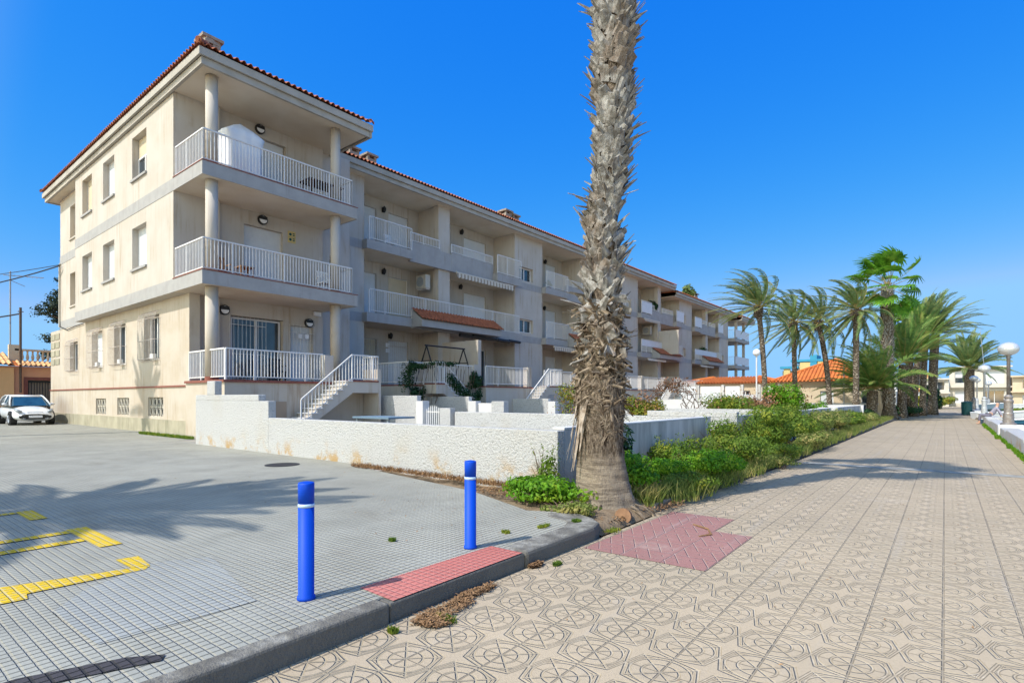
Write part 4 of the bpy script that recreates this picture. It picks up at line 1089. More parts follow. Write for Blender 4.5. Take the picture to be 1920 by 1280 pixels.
date_palm('date palm with a big bushy crown standing alone at the far end of the path',2.53,94.95,5.2,.6,5.2,60,(.16,.12,.30),20,(0,0),G2,'frond',False,0,88,-14,leaf=.7,wl=.17)
f2=thing('fan_palm_tree','small fan palm crown showing behind the tall fan palm, over the clump','palm tree',(-2.4,57,0))
MB().tube([(-2.4,57,0),(-2.3,57,7.7)],[.3,.25],12).build('trunk',M['datetrunk'],f2,True); fan_crown(f2,(-2.3,57,7.7),20,1.1,Vector((-.3,-.2,0)),31,1.0)
# palms standing outside the picture: their shadows fall into it
date_palm('leaning date palm standing on the plaza behind the camera, its crown shading the paving',-10.5,-5.7,8.8,.22,3.1,52,(.28,.45,.0),41,(0,0),None,z0=.13,e1=-45,leaf=.55,wl=.10)
date_palm('tall thin date palm left of the picture casting its shadow on the south wall',-27.9,-1.9,13.6,.2,2.1,26,(.0,-.1,1.0),42,(0,0),None,z0=.13,e0=88,e1=10,leaf=.4,wl=.08,droop=.5)

# ------------------------------------------------------------------ shrubs and weeds
def leaf_clump(mb,c,rad,n,size,r_,up=.5,fl=1.0,shell=.55):
    """leaf blades scattered through a lumpy ellipsoid"""
    lumps=[(Vector((r_.uniform(-.6,.6)*rad[0],r_.uniform(-.6,.6)*rad[1],r_.uniform(-.3,.7)*rad[2])),r_.uniform(.35,.65)) for _ in range(9)]+[(Vector((0,0,0)),.6)]
    for k in range(n):
        lc,lr=lumps[k%len(lumps)]
        v=Vector((r_.gauss(0,1),r_.gauss(0,1),r_.gauss(0,1))).normalized(); s=lr*(shell+(1-shell)*r_.random())
        p=Vector(c)+lc+Vector((v.x*rad[0]*s,v.y*rad[1]*s,v.z*rad[2]*s))
        if p.z<c[2]-rad[2]*.98: p.z=c[2]-rad[2]*.98+r_.random()*.05
        nrm=(v+Vector((r_.uniform(-.8,.8),r_.uniform(-.8,.8),r_.uniform(0,1)*up+.2))).normalized()
        a=nrm.cross(Vector((r_.uniform(-1,1),r_.uniform(-1,1),r_.uniform(-1,1)))).normalized(); b_=nrm.cross(a)
        l=size*r_.uniform(.6,1.3); w=l*.5*fl
        mb.quad(p-a*l*.5,p+b_*w*.5,p+a*l*.5,p-b_*w*.5)
def twigs(mb,c,rad,n,r_,h=1.0,th=.006):
    for k in range(n):
        a=r_.uniform(0,2*PI); e=r_.uniform(.3,1); b=Vector((c[0]+r_.uniform(-.3,.3)*rad[0],c[1]+r_.uniform(-.3,.3)*rad[1],c[2]-rad[2]))
        t_=Vector((c[0]+math.cos(a)*rad[0]*e,c[1]+math.sin(a)*rad[1]*e,c[2]+rad[2]*r_.uniform(.2,.9)*h)); m_=b.lerp(t_,.5)+Vector((0,0,rad[2]*.2))
        mb.tube([b,m_,t_],[th*1.6,th,th*.5],4,False)
def shrub(label,x,y,z,rad,n,size,mat,seed,group=None,name='shrub',sprigs=0,twig=12,flow=None):
    r_=random.Random(seed); t_=thing(name,label,'shrub',(x,y,z),group)
    mb=MB(); c=(x,y,z+rad[2]); leaf_clump(mb,c,rad,n,size,r_)
    for k in range(sprigs):
        a=r_.uniform(0,2*PI); b=Vector((x+math.cos(a)*rad[0]*.6,y+math.sin(a)*rad[1]*.6,z+rad[2]*1.2)); d=Vector((math.cos(a)*.3,math.sin(a)*.3,1))
        for q in range(16):
            p=b+d*(rad[2]*.9*q/16); v=Vector((r_.uniform(-1,1),r_.uniform(-1,1),r_.uniform(-.2,.8))).normalized(); s=size*.9; u=v.cross(Vector((0,0,1))).normalized()
            mb.quad(p,p+v*s*.5+u*s*.22,p+v*s,p+v*s*.5-u*s*.22)
    mb.build('foliage',M[mat],t_); tb=MB(); twigs(tb,c,rad,twig,r_); tb.build('stems',M['bark'],t_)
    if flow:
        fb=MB(); leaf_clump(fb,c,(rad[0]*1.05,rad[1]*1.05,rad[2]*1.05),int(n*.12),size*1.1,r_,shell=.9); fb.build('blossom',M[flow],t_)
    return t_
GS='low bright green shrubs in the bed by the path'
shrub('low clump of round leaved weeds sprawling left of the palm foot',-4.15,5.95,.06,(.78,.42,.17),3600,.07,'leafbright',51,name='weed_clump',sprigs=3)
shrub('thin grassy weed clump in front of the palm foot, over the kerb end',-3.55,5.60,.07,(.38,.22,.09),900,.05,'leafgrass',52,name='weed_clump')
shrub('tall thin weed against the white wall left of the palm',-4.5,6.5,.06,(.25,.2,.36),420,.06,'leafmid',53,name='weed_clump',sprigs=5)
shrub('bright green shrub right against the palm trunk',-3.55,7.15,.06,(.50,.42,.31),3600,.06,'leafbright',54,GS,sprigs=4)
shrub('dark leaved taller shrub against the grey wall behind the palm',-4.2,7.9,.06,(.38,.40,.55),2200,.085,'leafdark',55,GS,sprigs=4)
shrub('bright green low shrub in front of the middle of the grey wall',-3.75,8.35,.06,(.62,.60,.28),4600,.06,'leafbright',56,GS,sprigs=11)
shrub('lime green low shrub leaning over the kerb',-3.2,9.4,.05,(.60,.85,.27),4800,.058,'leafbright',57,GS,sprigs=9)
shrub('thin mixed shrub at the right end of the grey wall',-4.1,10.2,.06,(.50,.75,.34),3600,.06,'leafmid',58,GS,sprigs=16)
shrub('yellowish low shrub spilling onto the path edge',-3.25,11.2,.05,(.62,.95,.34),4800,.06,'leafmid',59,GS,sprigs=12)
shrub('sprig of grey green leaves lying out over the tiles',-2.75,12.6,.0,(.45,.55,.14),900,.06,'leafgrass',60,GS,sprigs=2)
shrub('trailing green weeds creeping over the kerb onto the tiles near the red paving',-3.0,8.1,.03,(.42,.55,.17),2200,.055,'leafmid',103,GS,sprigs=2)
shrub('straggly weeds hiding the kerb beyond the grey wall',-2.9,13.3,.02,(.45,.9,.22),2600,.06,'leafmid',104,GS,sprigs=4)
shrub('loose yellowish weeds spilling over the far kerb',-2.95,17.3,.02,(.42,1.6,.24),3000,.07,'leafgrass',105,GS,sprigs=4)
GT='tall leafy shrubs along the path bed'
shrub('tall sparse shrub before the white end of the cross wall',-3.9,12.7,.06,(.50,.9,.50),3200,.07,'leafmid',61,GT,sprigs=14)
shrub('largest dense green shrub of the bed, bulging over the path',-3.6,15.0,.04,(.74,1.5,.60),9500,.075,'leafmid',62,GT,sprigs=34)
shrub('round leafy shrub just beyond the largest one',-3.6,18.4,.04,(.74,1.7,.56),8000,.08,'leafmid',63,GT,sprigs=26)
shrub('pale seeding shrub in the middle of the far bed',-3.45,21.9,.04,(.72,2.0,.50),5500,.09,'leafgrass',64,GT,sprigs=24)
shrub('straw coloured grassy shrub farther along the bed',-3.45,25.6,.04,(.66,1.9,.46),5000,.10,'leafgrass',65,GT,sprigs=20)
shrub('low green shrub before the blue grey wall',-3.5,30.0,.04,(.62,2.2,.38),4200,.10,'leafmid',66,GT,sprigs=5)
shrub('brownish low shrub at the far end of the bed near the young palm',-3.4,35.5,.04,(.60,2.6,.30),3600,.11,'leafgrass',67,GT,sprigs=4)
shrub('dark shrub at the foot of the low young palm',-4.1,41.5,.04,(.60,1.6,.35),1800,.12,'leafdark',68)
shrub('low hedge like shrub behind the fan palm foot',-3.0,52,.0,(.8,3.2,.40),3000,.14,'leafdark',69)
shrub('low green shrub under the dark palm clump',-2.5,58,.0,(1.0,6,.42),3600,.18,'leafdark',70)
shrub('yellow green shrub left of the far single palm',-1.0,92,.0,(2.6,7,.95),3400,.32,'leafyellow',71)
shrub('dark green shrub block right of the clump of palms',-.9,66,.0,(.7,1.5,1.3),2200,.3,'leafdark',72)
# garden shrubs behind the walls
GG='garden shrubs seen over the low walls'
shrub('yellow and orange flowering shrub right of the palm trunk above the wall',-8.4,18.2,.12,(.75,.7,.80),4200,.10,'leafyellow',73,GG,flow='redleaf')
shrub('thin yellow and red leaved shrub left of the palm trunk above the wall',-12.6,20.6,.12,(1.2,.7,.95),1500,.11,'leafyellow',74,GG,sprigs=8,twig=40,flow='redleaf')
shrub('low yellow green shrub right of the dry vines',-10.1,33,.12,(1.25,1.2,.72),3000,.14,'leafyellow',75,GG)
shrub('mixed green and red shrub in the garden under the white street lamp',-8.6,29.5,.12,(1.5,1.2,.78),4200,.13,'leafmid',76,GG,flow='redleaf')
shrub('russet leaved shrub left of the lush round one',-7.6,30.5,.12,(1.0,1.0,.85),2600,.13,'redleaf',77,GG)
shrub('lush round green shrub with orange blossom before the tiled house',-6.6,31,.12,(1.15,1.1,1.0),5600,.13,'leafbright',78,GG,flow='redleaf')
shrub('small green garden shrub right of the lush round one',-5.3,32.2,.12,(.75,.9,.62),2600,.12,'leafbright',79,GG)
# dry vines over an arch
t_=thing('dry_vine_arch','leafless brown vines trained loosely over an arch before the white stairs','vine',(-10.9,27,.12))
r_=random.Random(5); mb=MB(); lf=MB()
for k in range(20):
    a0=r_.uniform(0,2*PI); x0=r_.choice((-12.0,-9.8))+r_.uniform(-.6,.6); pts=[Vector((x0,27+r_.uniform(-.3,.3),.12))]
    cx=-10.9; rad=1.15+r_.uniform(-.5,.5); sg=-1 if x0<cx else 1
    for q in range(1,9):
        th=PI*.62*q/8; pts.append(Vector((cx+sg*rad*math.cos(th)*1.0+r_.uniform(-.28,.28),27+r_.uniform(-.3,.3),.9+1.25*math.sin(min(PI/2,th))+r_.uniform(-.25,.25))))
    mb.tube(pts,[.017*(1-.08*i) for i in range(9)],4,False)
    for p in pts[3:]:
        for _ in range(6):
            v=Vector((r_.uniform(-1,1),r_.uniform(-1,1),r_.uniform(-1,1)))*.14; u=v.cross(Vector((.3,.2,1))).normalized()*.035; lf.quad(p+v-u,p+v*1.5,p+v+u,p+v*.6)
o=mb.build('stems',M['bark'],t_); lf.build('foliage',M['redleaf'],t_)
# climbing plant on the stair and a potted plant on the terrace
t_=thing('climbing_plant','green climbing plant trailing down the terrace railing and stairs','climbing plant',(-17.9,17.2,.13),ang=AB)
r_=random.Random(8); mb=MB(); st=MB()
for (x,y,z,a,b_,c_) in ((-18.45,15.75,2.2,.2,.5,.75),(-18.3,15.9,1.5,.25,.5,.45),(-18.1,16.5,2.85,.3,.8,.2),(-17.6,18.0,1.9,.2,.5,.5),(-18.3,15.8,2.6,.15,.3,.5),(-18.2,16.2,1.7,.2,.4,.5),(-17.7,17.0,2.95,.3,.9,.14),(-17.6,17.6,2.2,.2,.4,.45),(-17.55,18.3,1.6,.2,.5,.4),(-17.6,19.2,1.5,.2,.4,.4)): leaf_clump(mb,(x,y,z),(a,b_,c_),420,.11,r_)
for k in range(14): st.tube([(-17.8+r_.uniform(-.2,.2),15.8+k*.25,1.2),(-17.8+r_.uniform(-.2,.2),16+k*.25,2.0),(-17.8,16.1+k*.25,2.8)],.012,4)
mb.build('foliage',M['leafdark'],t_); st.build('stems',M['bark'],t_)
shrub('dark spiky potted plant at the terrace corner above the stairs',-17.95,20.0,1.75,(.38,.45,.45),900,.16,'leafdark',81)
shrub('leafy plant on the top floor balcony far down the row',-21.9,49.8,9.2,(.5,.6,.75),900,.2,'leafdark',82)
shrub('trailing plant hanging by the column of the first floor corner balcony',-19.5,13.1,5.7,(.14,.16,1.15),800,.09,'leafdark',83)
shrub('potted plants on the middle balcony near the far end',-21.9,63.5,6.6,(.4,1.6,.4),700,.2,'leafdark',84)
# grass tufts, moss and litter
def tufts(name,label,spots,n,h,mat,seed,w=.008):
    r_=random.Random(seed); mb=MB()
    for (x,y,z,rx,ry) in spots:
        for k in range(n):
            a=r_.uniform(0,2*PI); q=math.sqrt(r_.random()); p=Vector((x+math.cos(a)*q*rx,y+math.sin(a)*q*ry,z)); d=Vector((r_.uniform(-.5,.5),r_.uniform(-.5,.5),1)).normalized(); l=h*r_.uniform(.4,1.2)
            s=d.cross(Vector((r_.uniform(-1,1),r_.uniform(-1,1),.1))).normalized()*w; m_=p+d*l*.6; e=m_+(d+Vector((r_.uniform(-.6,.6),r_.uniform(-.6,.6),-.2)))*l*.45
            mb.quad(p-s,m_-s*.7,m_+s*.7,p+s); mb.tri(m_-s*.7,e,m_+s*.7)
    o=mb.build(name,M[mat]); tag(o,label,'grass',kind='stuff'); return o
tufts('grass','long seeding grass growing along the kerb of the bed',[(-3.15,6.9,.07,.22,.25),(-3.1,7.6,.07,.2,.5),(-3.2,8.5,.06,.2,.5),(-3.1,9.8,.06,.2,.6)]+[(-3.0+.0*i,8+i*1.5,.05,.34,.9) for i in range(26)],420,.30,'leafgrass',91)
tufts('grass','small tufts of grass and weeds in the joints of the paving',[(-2.62,2.62,.003,.10,.05),(-2.74,2.28,.003,.04,.03),(-2.9,5.45,.02,.12,.12),(-3.15,5.15,.137,.05,.06),(-3.3,4.75,.133,.04,.1),(-3.45,4.3,.133,.05,.03),(-4.1,3.4,.133,.04,.03),(-2.7,4.1,.003,.03,.06)],260,.035,'leafmid',92,.004)
tufts('grass','grass growing at the foot of the low white sea wall',[(1.47+.0075*i+rnd.uniform(-.06,.04),14.5+i*1.0+rnd.uniform(-.3,.3),.0,rnd.uniform(.04,.12),rnd.uniform(.2,.6)) for i in range(26)],170,.13,'leafbright',93,.010)
tufts('grass','strip of short grass at the foot of the building plinth',[(-19.6+(-.55*i),7.72,.131,.4,.1) for i in range(8)],420,.11,'leafmid',94,.010)
tufts('dead_grass','dry creeping grass and earth along the foot of the white wall',[(-9.0+.33*i,6.70-.012*i,.131,.3,.10) for i in range(13)],170,.09,'dryleaf',95,.006)
def litter(name,label,spots,n,size,mat,seed):
    r_=random.Random(seed); mb=MB()
    for (x,y,z,rx,ry) in spots:
        for k in range(n):
            a=r_.uniform(0,2*PI); q=math.sqrt(r_.random()); p=Vector((x+math.cos(a)*q*rx,y+math.sin(a)*q*ry,z+r_.random()*.025))
            t_=r_.uniform(0,2*PI); d=Vector((math.cos(t_),math.sin(t_),r_.uniform(-.2,.5)))*size*r_.uniform(.4,1.4); s=Vector((-math.sin(t_),math.cos(t_),r_.uniform(-.4,.4)))*size*.22
            mb.quad(p-s*.4,p+d*.5-s,p+d,p+d*.5+s)
    return tag(mb.build(name,M[mat]),label,'litter',kind='stuff')
litter('leaf_litter','drift of brown dry needles and leaves against the kerb on the tiles',[(-2.72,2.72,.004,.09,.30),(-2.79,3.1,.004,.05,.25),(-2.66,2.55,.004,.12,.10),(-2.83,3.95,.004,.04,.08)],900,.028,'dryleaf',96)
litter('leaf_litter','dry brown husks and litter on the soil round the palm and along the wall',[(-6.2,6.55,.135,1.3,.12),(-5.2,6.3,.09,.5,.3),(-3.3,5.75,.06,.4,.3),(-8.6,6.62,.135,.6,.08),(-3.0,7.0,.06,.3,.5)],500,.05,'dryleaf',97)
litter('leaf_litter','scattered specks of dry litter on the paving',[(-.6,6,.003,2.0,5),(-5.5,4.6,.133,2.2,1.6),(-10,5,.133,6,1.8)],150,.026,'dryleaf',98)
# cut palm stump by the kerb and a dry frond stalk on the red tiles
t_=thing('cut_stump','sawn reddish wood stump end at the foot of the palm by the kerb','stump',(-3.0,5.95,.0))
mb=MB().tube([(-3.05,6.08,.05),(-2.99,5.93,.085)],[.10,.095],14); mb.build('log',M['wood'],t_)
t_=thing('fallen_stalk','curved dry palm stalk lying on the red tiles','stalk',(-2.1,6.1,.005)); MB().tube([(-2.3,6.35,.012),(-2.08,6.2,.02),(-1.98,6.0,.014),(-2.06,5.85,.012)],[.008,.01,.012,.006],5).build('stem',M['dryleaf'],t_)

# ------------------------------------------------------------------ sea side: low wall, lamps, person, boats
def swx(y): return 1.50+.0085*(y-15)+.0
sw=thing('sea_wall','low broad white wall with sunken grooves dividing the promenade from the beach','wall',(1.6,15,0))
mb=MB(); cp=MB(); y=9.0; i=0
while y<120:
    L=5.5 if i%2==0 else 4.2; w_=.62 if i%2==0 else .5; h=.43 if i%2==0 else .37; x=swx(y)
    mb.prism([(x,y),(x+w_,y),(x+w_+.04,y+L),(x+.04,y+L)],-.1,h); y+=L; i+=1
mb.build('body',M['roughwhite'],sw,bevel=.02)
def lamp(label,x,y,z,h=3.0,mat='lamppost',first=None):
    t_=thing('street_lamp',label,'street lamp',(x,y,z),'globe street lamps along the sea wall')
    MB().lathe([(.24,z),(.24,z+.05),(.17,z+.09),(.155,z+.42),(.135,z+.46),(.135,z+.82),(.15,z+.84),(.15,z+.9),(.10,z+.97),(.13,z+1.0),(.13,z+1.05),(.07,z+1.12)],x,y,20).build('base',M[mat],t_,False)
    MB().lathe([(.06,z+1.12),(.055,z+h-.48),(.075,z+h-.46),(.075,z+h-.44),(.05,z+h-.4),(.12,z+h-.33),(.05,z+h-.3)],x,y,16).build('pole',M[mat],t_,True)
    g=MB(); pr=[(.06,z+h-.34)]
    for k in range(1,14): a=PI*k/14; pr.append((.32*math.sin(a),z+h-.11-.25*math.cos(a)*1.0))
    pr.append((.005,z+h+.14)); g.lathe(pr,x,y,24); g.build('globe',M['globe'],t_,True)
    return t_
blk=thing('lamp_plinth','white painted block on the sea wall under the nearest lamp','plinth',(1.92,27.75,0)); MB().box(1.56,2.30,27.38,28.12,.0,.47).build('block',M['white'],blk,bevel=.015)
def lpos(px,d):
    th=math.atan((1772-960)/1036); u=(px-960)/1036
    return (d*(-math.sin(th)+u*math.cos(th)), d*(math.cos(th)+u*math.sin(th)))
lamp('nearest globe street lamp, standing on its white block of the sea wall',1.87,27.75,.47,2.95)
lamp('second globe street lamp along the sea wall, behind the sitting person',1.95,45.9,.42,3.0,'lampgrey')
lamp('third globe street lamp, brown post just left of the second one',2.01,63.8,.4,2.9)
lamp('fourth globe street lamp, slimmer one directly right of the third',2.73,78.4,.3,3.2,'lampgrey')
lamp('smallest globe street lamp before the pale beach house',3.85,82,.2,3.0,'lampgrey')
# person sitting on the sea wall, leaning back, legs hanging on the promenade side
def skin(name,chains,mat,parent,org,sub=1):
    vs=[];es=[];rs=[]
    idx={}
    for ch in chains:
        prev=None
        for (p,r) in ch:
            key=tuple(round(q,3) for q in p)
            if key not in idx: idx[key]=len(vs); vs.append(tuple(p[i]-org[i] for i in range(3))); rs.append(r)
            if prev is not None and prev!=idx[key]: es.append((prev,idx[key]))
            prev=idx[key]
    me=bpy.data.meshes.new(name); me.from_pydata(vs,es,[]); o=bpy.data.objects.new(name,me); COL.objects.link(o); o.parent=parent
    m=o.modifiers.new('skin','SKIN'); m.use_smooth_shade=True
    for i,r in enumerate(rs): me.skin_vertices[0].data[i].radius=(r,r)
    me.skin_vertices[0].data[0].use_root=True
    s_=o.modifiers.new('sub','SUBSURF'); s_.levels=sub; s_.render_levels=sub; me.materials.append(mat); return o
PX,PY,PZ=1.98,40.9,.40
pe=thing('person','person in grey jacket and trousers sitting on the white wall, leaning back on their arms','person',(PX,PY,PZ))
def L(dx,dy,dz): return (PX+dx,PY+dy,PZ+dz)
hip=L(0,0,.10); ch=L(.24,.05,.42); nk=L(.31,.06,.60); hd=L(.33,.06,.74)
body=[[(hip,.13),(L(.12,.02,.26),.12),(ch,.14),(nk,.055),(hd,.095),(L(.335,.06,.80),.085)],
 [(ch,.14),(L(.29,-.16,.50),.055),(L(.42,-.24,.28),.042),(L(.48,-.26,.05),.03),(L(.47,-.30,.03),.03)],
 [(ch,.14),(L(.29,.26,.50),.055),(L(.42,.34,.28),.042),(L(.48,.36,.05),.03),(L(.47,.40,.03),.03)],
 [(hip,.13),(L(-.05,-.10,.09),.085),(L(-.42,-.12,.12),.06),(L(-.46,-.12,-.28),.045),(L(-.44,-.12,-.34),.04),(L(-.58,-.12,-.36),.035)],
 [(hip,.13),(L(-.05,.10,.09),.085),(L(-.42,.14,.12),.06),(L(-.47,.14,-.28),.045),(L(-.45,.14,-.34),.04),(L(-.59,.14,-.36),.035)]]
skin('body',body,M['skin'],pe,(PX,PY,PZ))
skin('jacket',[[(L(.03,.005,.12),.15),(L(.13,.02,.27),.145),(ch,.165),(L(.30,.06,.54),.08)],[(ch,.165),(L(.29,-.16,.50),.07),(L(.42,-.24,.28),.057),(L(.475,-.257,.09),.045)],[(ch,.165),(L(.29,.26,.50),.07),(L(.42,.34,.28),.057),(L(.475,.357,.09),.045)]],M['jacket'],pe,(PX,PY,PZ))
skin('trousers',[[(hip,.145),(L(-.05,-.10,.09),.098),(L(-.42,-.12,.12),.073),(L(-.46,-.12,-.24),.058)],[(hip,.145),(L(-.05,.10,.09),.098),(L(-.42,.14,.12),.073),(L(-.47,.14,-.24),.058)]],M['trousers'],pe,(PX,PY,PZ))
skin('hair',[[(L(.36,.06,.79),.09),(L(.37,.06,.74),.085)]],M['hair'],pe,(PX,PY,PZ))
fh=MB()
for sy in (-.28,.38):
    for k in range(5): fh.tube([L(.47,sy-.03+.018*k,.035),L(.50+.01*(2-abs(k-2)),sy-.05+.024*k,.02),L(.53+.012*(2-abs(k-2)),sy-.055+.027*k,.006)],[.009,.008,.006],5)
fh.build('fingers',M['skin'],pe,True)
# litter bin at the end of the promenade
t_=thing('litter_bin','dark green litter bin standing against the left end of the sea wall','bin',(1.45,60.5,0))
MB().lathe([(.36,.05),(.38,1.05),(.40,1.06),(.40,1.12),(.05,1.2)],1.45,60.5,18).build('body',M['binpaint'],t_)
MB().lathe([(.30,0),(.30,.06)],1.45,60.5,18).build('foot',M['grey'],t_)
# boats on the beach
def boat(label,x,y,z,L_,W,H,hull,deck,rot,mast=None,cover=False):
    t_=thing('small_boat',label,'boat',(x,y,z)); t_.rotation_euler.z=rot
    mb=MB(); n=12; secs=[]
    for i in range(n+1):
        f=i/n; hw=W/2*(math.sin(PI*min(1,f*.62+.30))**.8 if f<.999 else .03); hw=max(hw,.02); xx=x-L_/2+L_*f; sh=H*(1+.35*f*f)
        sec=[(xx,y-hw,z+sh),(xx,y-hw*.85,z+sh*.4),(xx,y,z+.0+.25*f*f*H),(xx,y+hw*.85,z+sh*.4),(xx,y+hw,z+sh)]
        secs.append(sec); mb.v+=sec
    for i in range(n):
        for k in range(4): a=i*5+k; mb.f.append((a,a+1,a+6,a+5))
    mb.f.append((0,1,2,3,4)); mb.build('hull',M[hull],t_)
    d=MB()
    for i in range(n): a,b_=secs[i],secs[i+1]; d.quad((a[0][0],a[0][1],a[0][2]-.03),(b_[0][0],b_[0][1],b_[0][2]-.03),(b_[4][0],b_[4][1],b_[4][2]-.03),(a[4][0],a[4][1],a[4][2]-.03))
    d.build('deck',M[deck],t_)
    g=MB(); 
    for s_ in (0,4): g.tube([q[s_] for q in secs],.035,6)
    g.build('gunwale',M['boatwhite'],t_)
    if mast: MB().tube([(x+.2,y,z+H*.6),(x+.2+mast[1],y,z+mast[0])],[.035,.022],6).build('mast',M['lampgrey' if mast[2] else 'grey'],t_)
    return t_
boat('dark blue dinghy with pale rim lying behind the sea wall by the nearest lamp',2.95,41.6,-.1,2.6,1.2,.34,'boatblue','boatblue',R(10))
boat('white dinghy with slate blue cover and a tall pale mast, behind the sitting person',3.2,50.5,-.1,3.4,1.5,.55,'boatwhite','boatgrey',R(15),(5.4,.0,1))
boat('dinghy with a thin dark leaning mast far along the beach',3.6,80,-.1,4.2,1.6,.8,'boatgrey','boatwhite',R(-20),(9.2,-.8,0))
boat('white boat on the sand right of the nearest lamp post',8.1,88,-.1,6,2.0,.75,'boatwhite','boatgrey',R(5))
t_=thing('kayak','orange plastic kayak on end of the beach at the right edge','kayak',(6.2,62,-.1)); MB().tube([(5.0,62,.25),(5.5,62,.4),(6.6,62,.45),(7.6,62,.42),(8.2,62,.28)],[.05,.3,.42,.3,.05],12,True,.6).build('hull',M['orange'],t_,True); MB().tube([(6.2,61.8,.78),(7.0,61.8,.78)],.12,8).build('cockpit',M['black'],t_)
leaf=shrub('low scrub patch on the sand before the beach houses',7.0,72,-.1,(2.6,2.0,.28),1400,.25,'leafmid',99)

# ------------------------------------------------------------------ houses
def hip_house(name,label,x0,x1,y0,y1,ze,zr,wallm,openings,z0=0,ridge=None,roofm='orangetile',over=.35,ang=0,seed=0):
    t_=thing(name,label,'house',((x0+x1)/2,(y0+y1)/2,z0),ang=ang)
    w=MB()
    hs=[o for o in openings if o[0]=='s']; w.wall('y',y0,x0,x1,z0,ze,[o[1:5] for o in hs],.15,-1)
    he=[o for o in openings if o[0]=='e']; w.wall('x',x1,y0,y1,z0,ze,[o[1:5] for o in he],.15,1)
    w.box(x0,x1-.2,y0+.2,y1,z0,ze-.01); w.build('walls',M[wallm],t_)
    for o in openings:
        if o[0]=='s': shutter(t_,'y',y0+.13,o[1],o[2],o[3],o[4],-1,o[5],'shutter',o[6])
        else: shutter(t_,'x',x1-.13,o[1],o[2],o[3],o[4],1,o[5],'shutter',o[6])
    a,b_,c,d=x0-over,x1+over,y0-over,y1+over
    rx=ridge or min((b_-a)/2,(d-c)/2)*.98
    r=MB(); r.v+=[(a,c,ze),(b_,c,ze),(b_,d,ze),(a,d,ze)]
    if (b_-a)>(d-c): p=[(a+rx,(c+d)/2,zr),(b_-rx,(c+d)/2,zr)]; f=[(0,1,5,4),(1,2,5),(2,3,4,5),(3,0,4)]
    else: p=[((a+b_)/2,c+rx,zr),((a+b_)/2,d-rx,zr)]; f=[(0,1,4),(1,2,5,4),(2,3,5),(3,0,4,5)]
    r.v+=p; r.f+=f+[(3,2,1,0)]; ro=r.build('roof',M[roofm],t_)
    # rolls of tile on the two visible slopes
    tb=MB(); m=Vector(p[0]); 
    n=int((b_-a)/.26)
    def addroll(P,Q): tb.tube([P,Q],.075,5,False)
    A,Bq=Vector((a,c,ze)),Vector((b_,c,ze)); sl=(zr-ze)/rx if (b_-a)<=(d-c) or True else 1
    for i in range(n+1):
        u=(b_-a)*i/n; k=min(u,(b_-a)-u)
        if (b_-a)>(d-c): hh=min(k,rx)/rx; 
        else: hh=k/((b_-a)/2)
        ydep=((d-c)/2 if (b_-a)>(d-c) else rx)
        addroll((a+u,c-.02,ze+.03),(a+u,c+hh*ydep,ze+.03+hh*(zr-ze)))
    n=int((d-c)/.26)
    for i in range(n+1):
        u=(d-c)*i/n; k=min(u,(d-c)-u); hh=k/((d-c)/2) if (b_-a)>(d-c) else min(k,rx)/rx
        xdep=(rx if (b_-a)>(d-c) else (b_-a)/2)
        addroll((b_+.02,c+u,ze+.03),(b_-hh*xdep,c+u,ze+.03+hh*(zr-ze)))
    tb.build('roof_tiles',M[roofm],ro)
    h=MB()
    h.tube([(b_,c,ze+.06),tuple(p[0] if (b_-a)<=(d-c) else p[1])[:2]+(zr+.06,)],.10,6,False); h.build('ridge_tile',M[roofm],ro)
    MB().tube([(a,c,ze+.06),(p[0][0],p[0][1],zr+.06)],.10,6,False).build('ridge_tile',M[roofm],ro)
    return t_
hip_house('bungalow','cream bungalow with bright orange hipped tile roof behind the slender palms',-10.6,-3.4,48.0,55.5,2.75,4.55,'creamhouse',[('s',-7.55,-6.65,.1,2.0,'door',0),('s',-4.9,-4.0,.2,2.0,'door',1.0)],over=.4)
hip_house('bungalow','low cream bungalow with a narrow orange roof strip left of the hipped roof',-19.5,-10.65,50.0,55,2.75,3.35,'creamhouse',[('s',-14,-13.2,.8,2.1,'window',1.0)],over=.3)
t_=thing('apartment_house','distant yellow and white block with turquoise roof lines behind the orange roof','building',(-19,95,0))
MB().box(-20.2,-11,95,108,0,5.7).box(-18.6,-13.2,94.8,104,5.7,6.6).build('walls',M['palebeige'],t_)
for (a,b_,q,w_) in ((-19.9,-19.0,4.4,6.0),(-17.6,-16.0,4.9,6.9),(-15.2,-13.8,5.0,7.0)): MB().box(a,b_,94.4,94.7,q,w_).build('panel',M['yellowpanel'],t_)
MB().box(-20.4,-17.8,94.2,95.5,6.0,6.35).box(-18.9,-12.8,94.3,104,7.0,7.35).box(-16.2,-15.3,94.35,98,6.2,8.0).build('roof',M['teal'],t_)
for a in (-18.6,-15.9): MB().box(a,a+.6,94.72,94.79,5.0,6.0).build('window',M['glass'],t_)
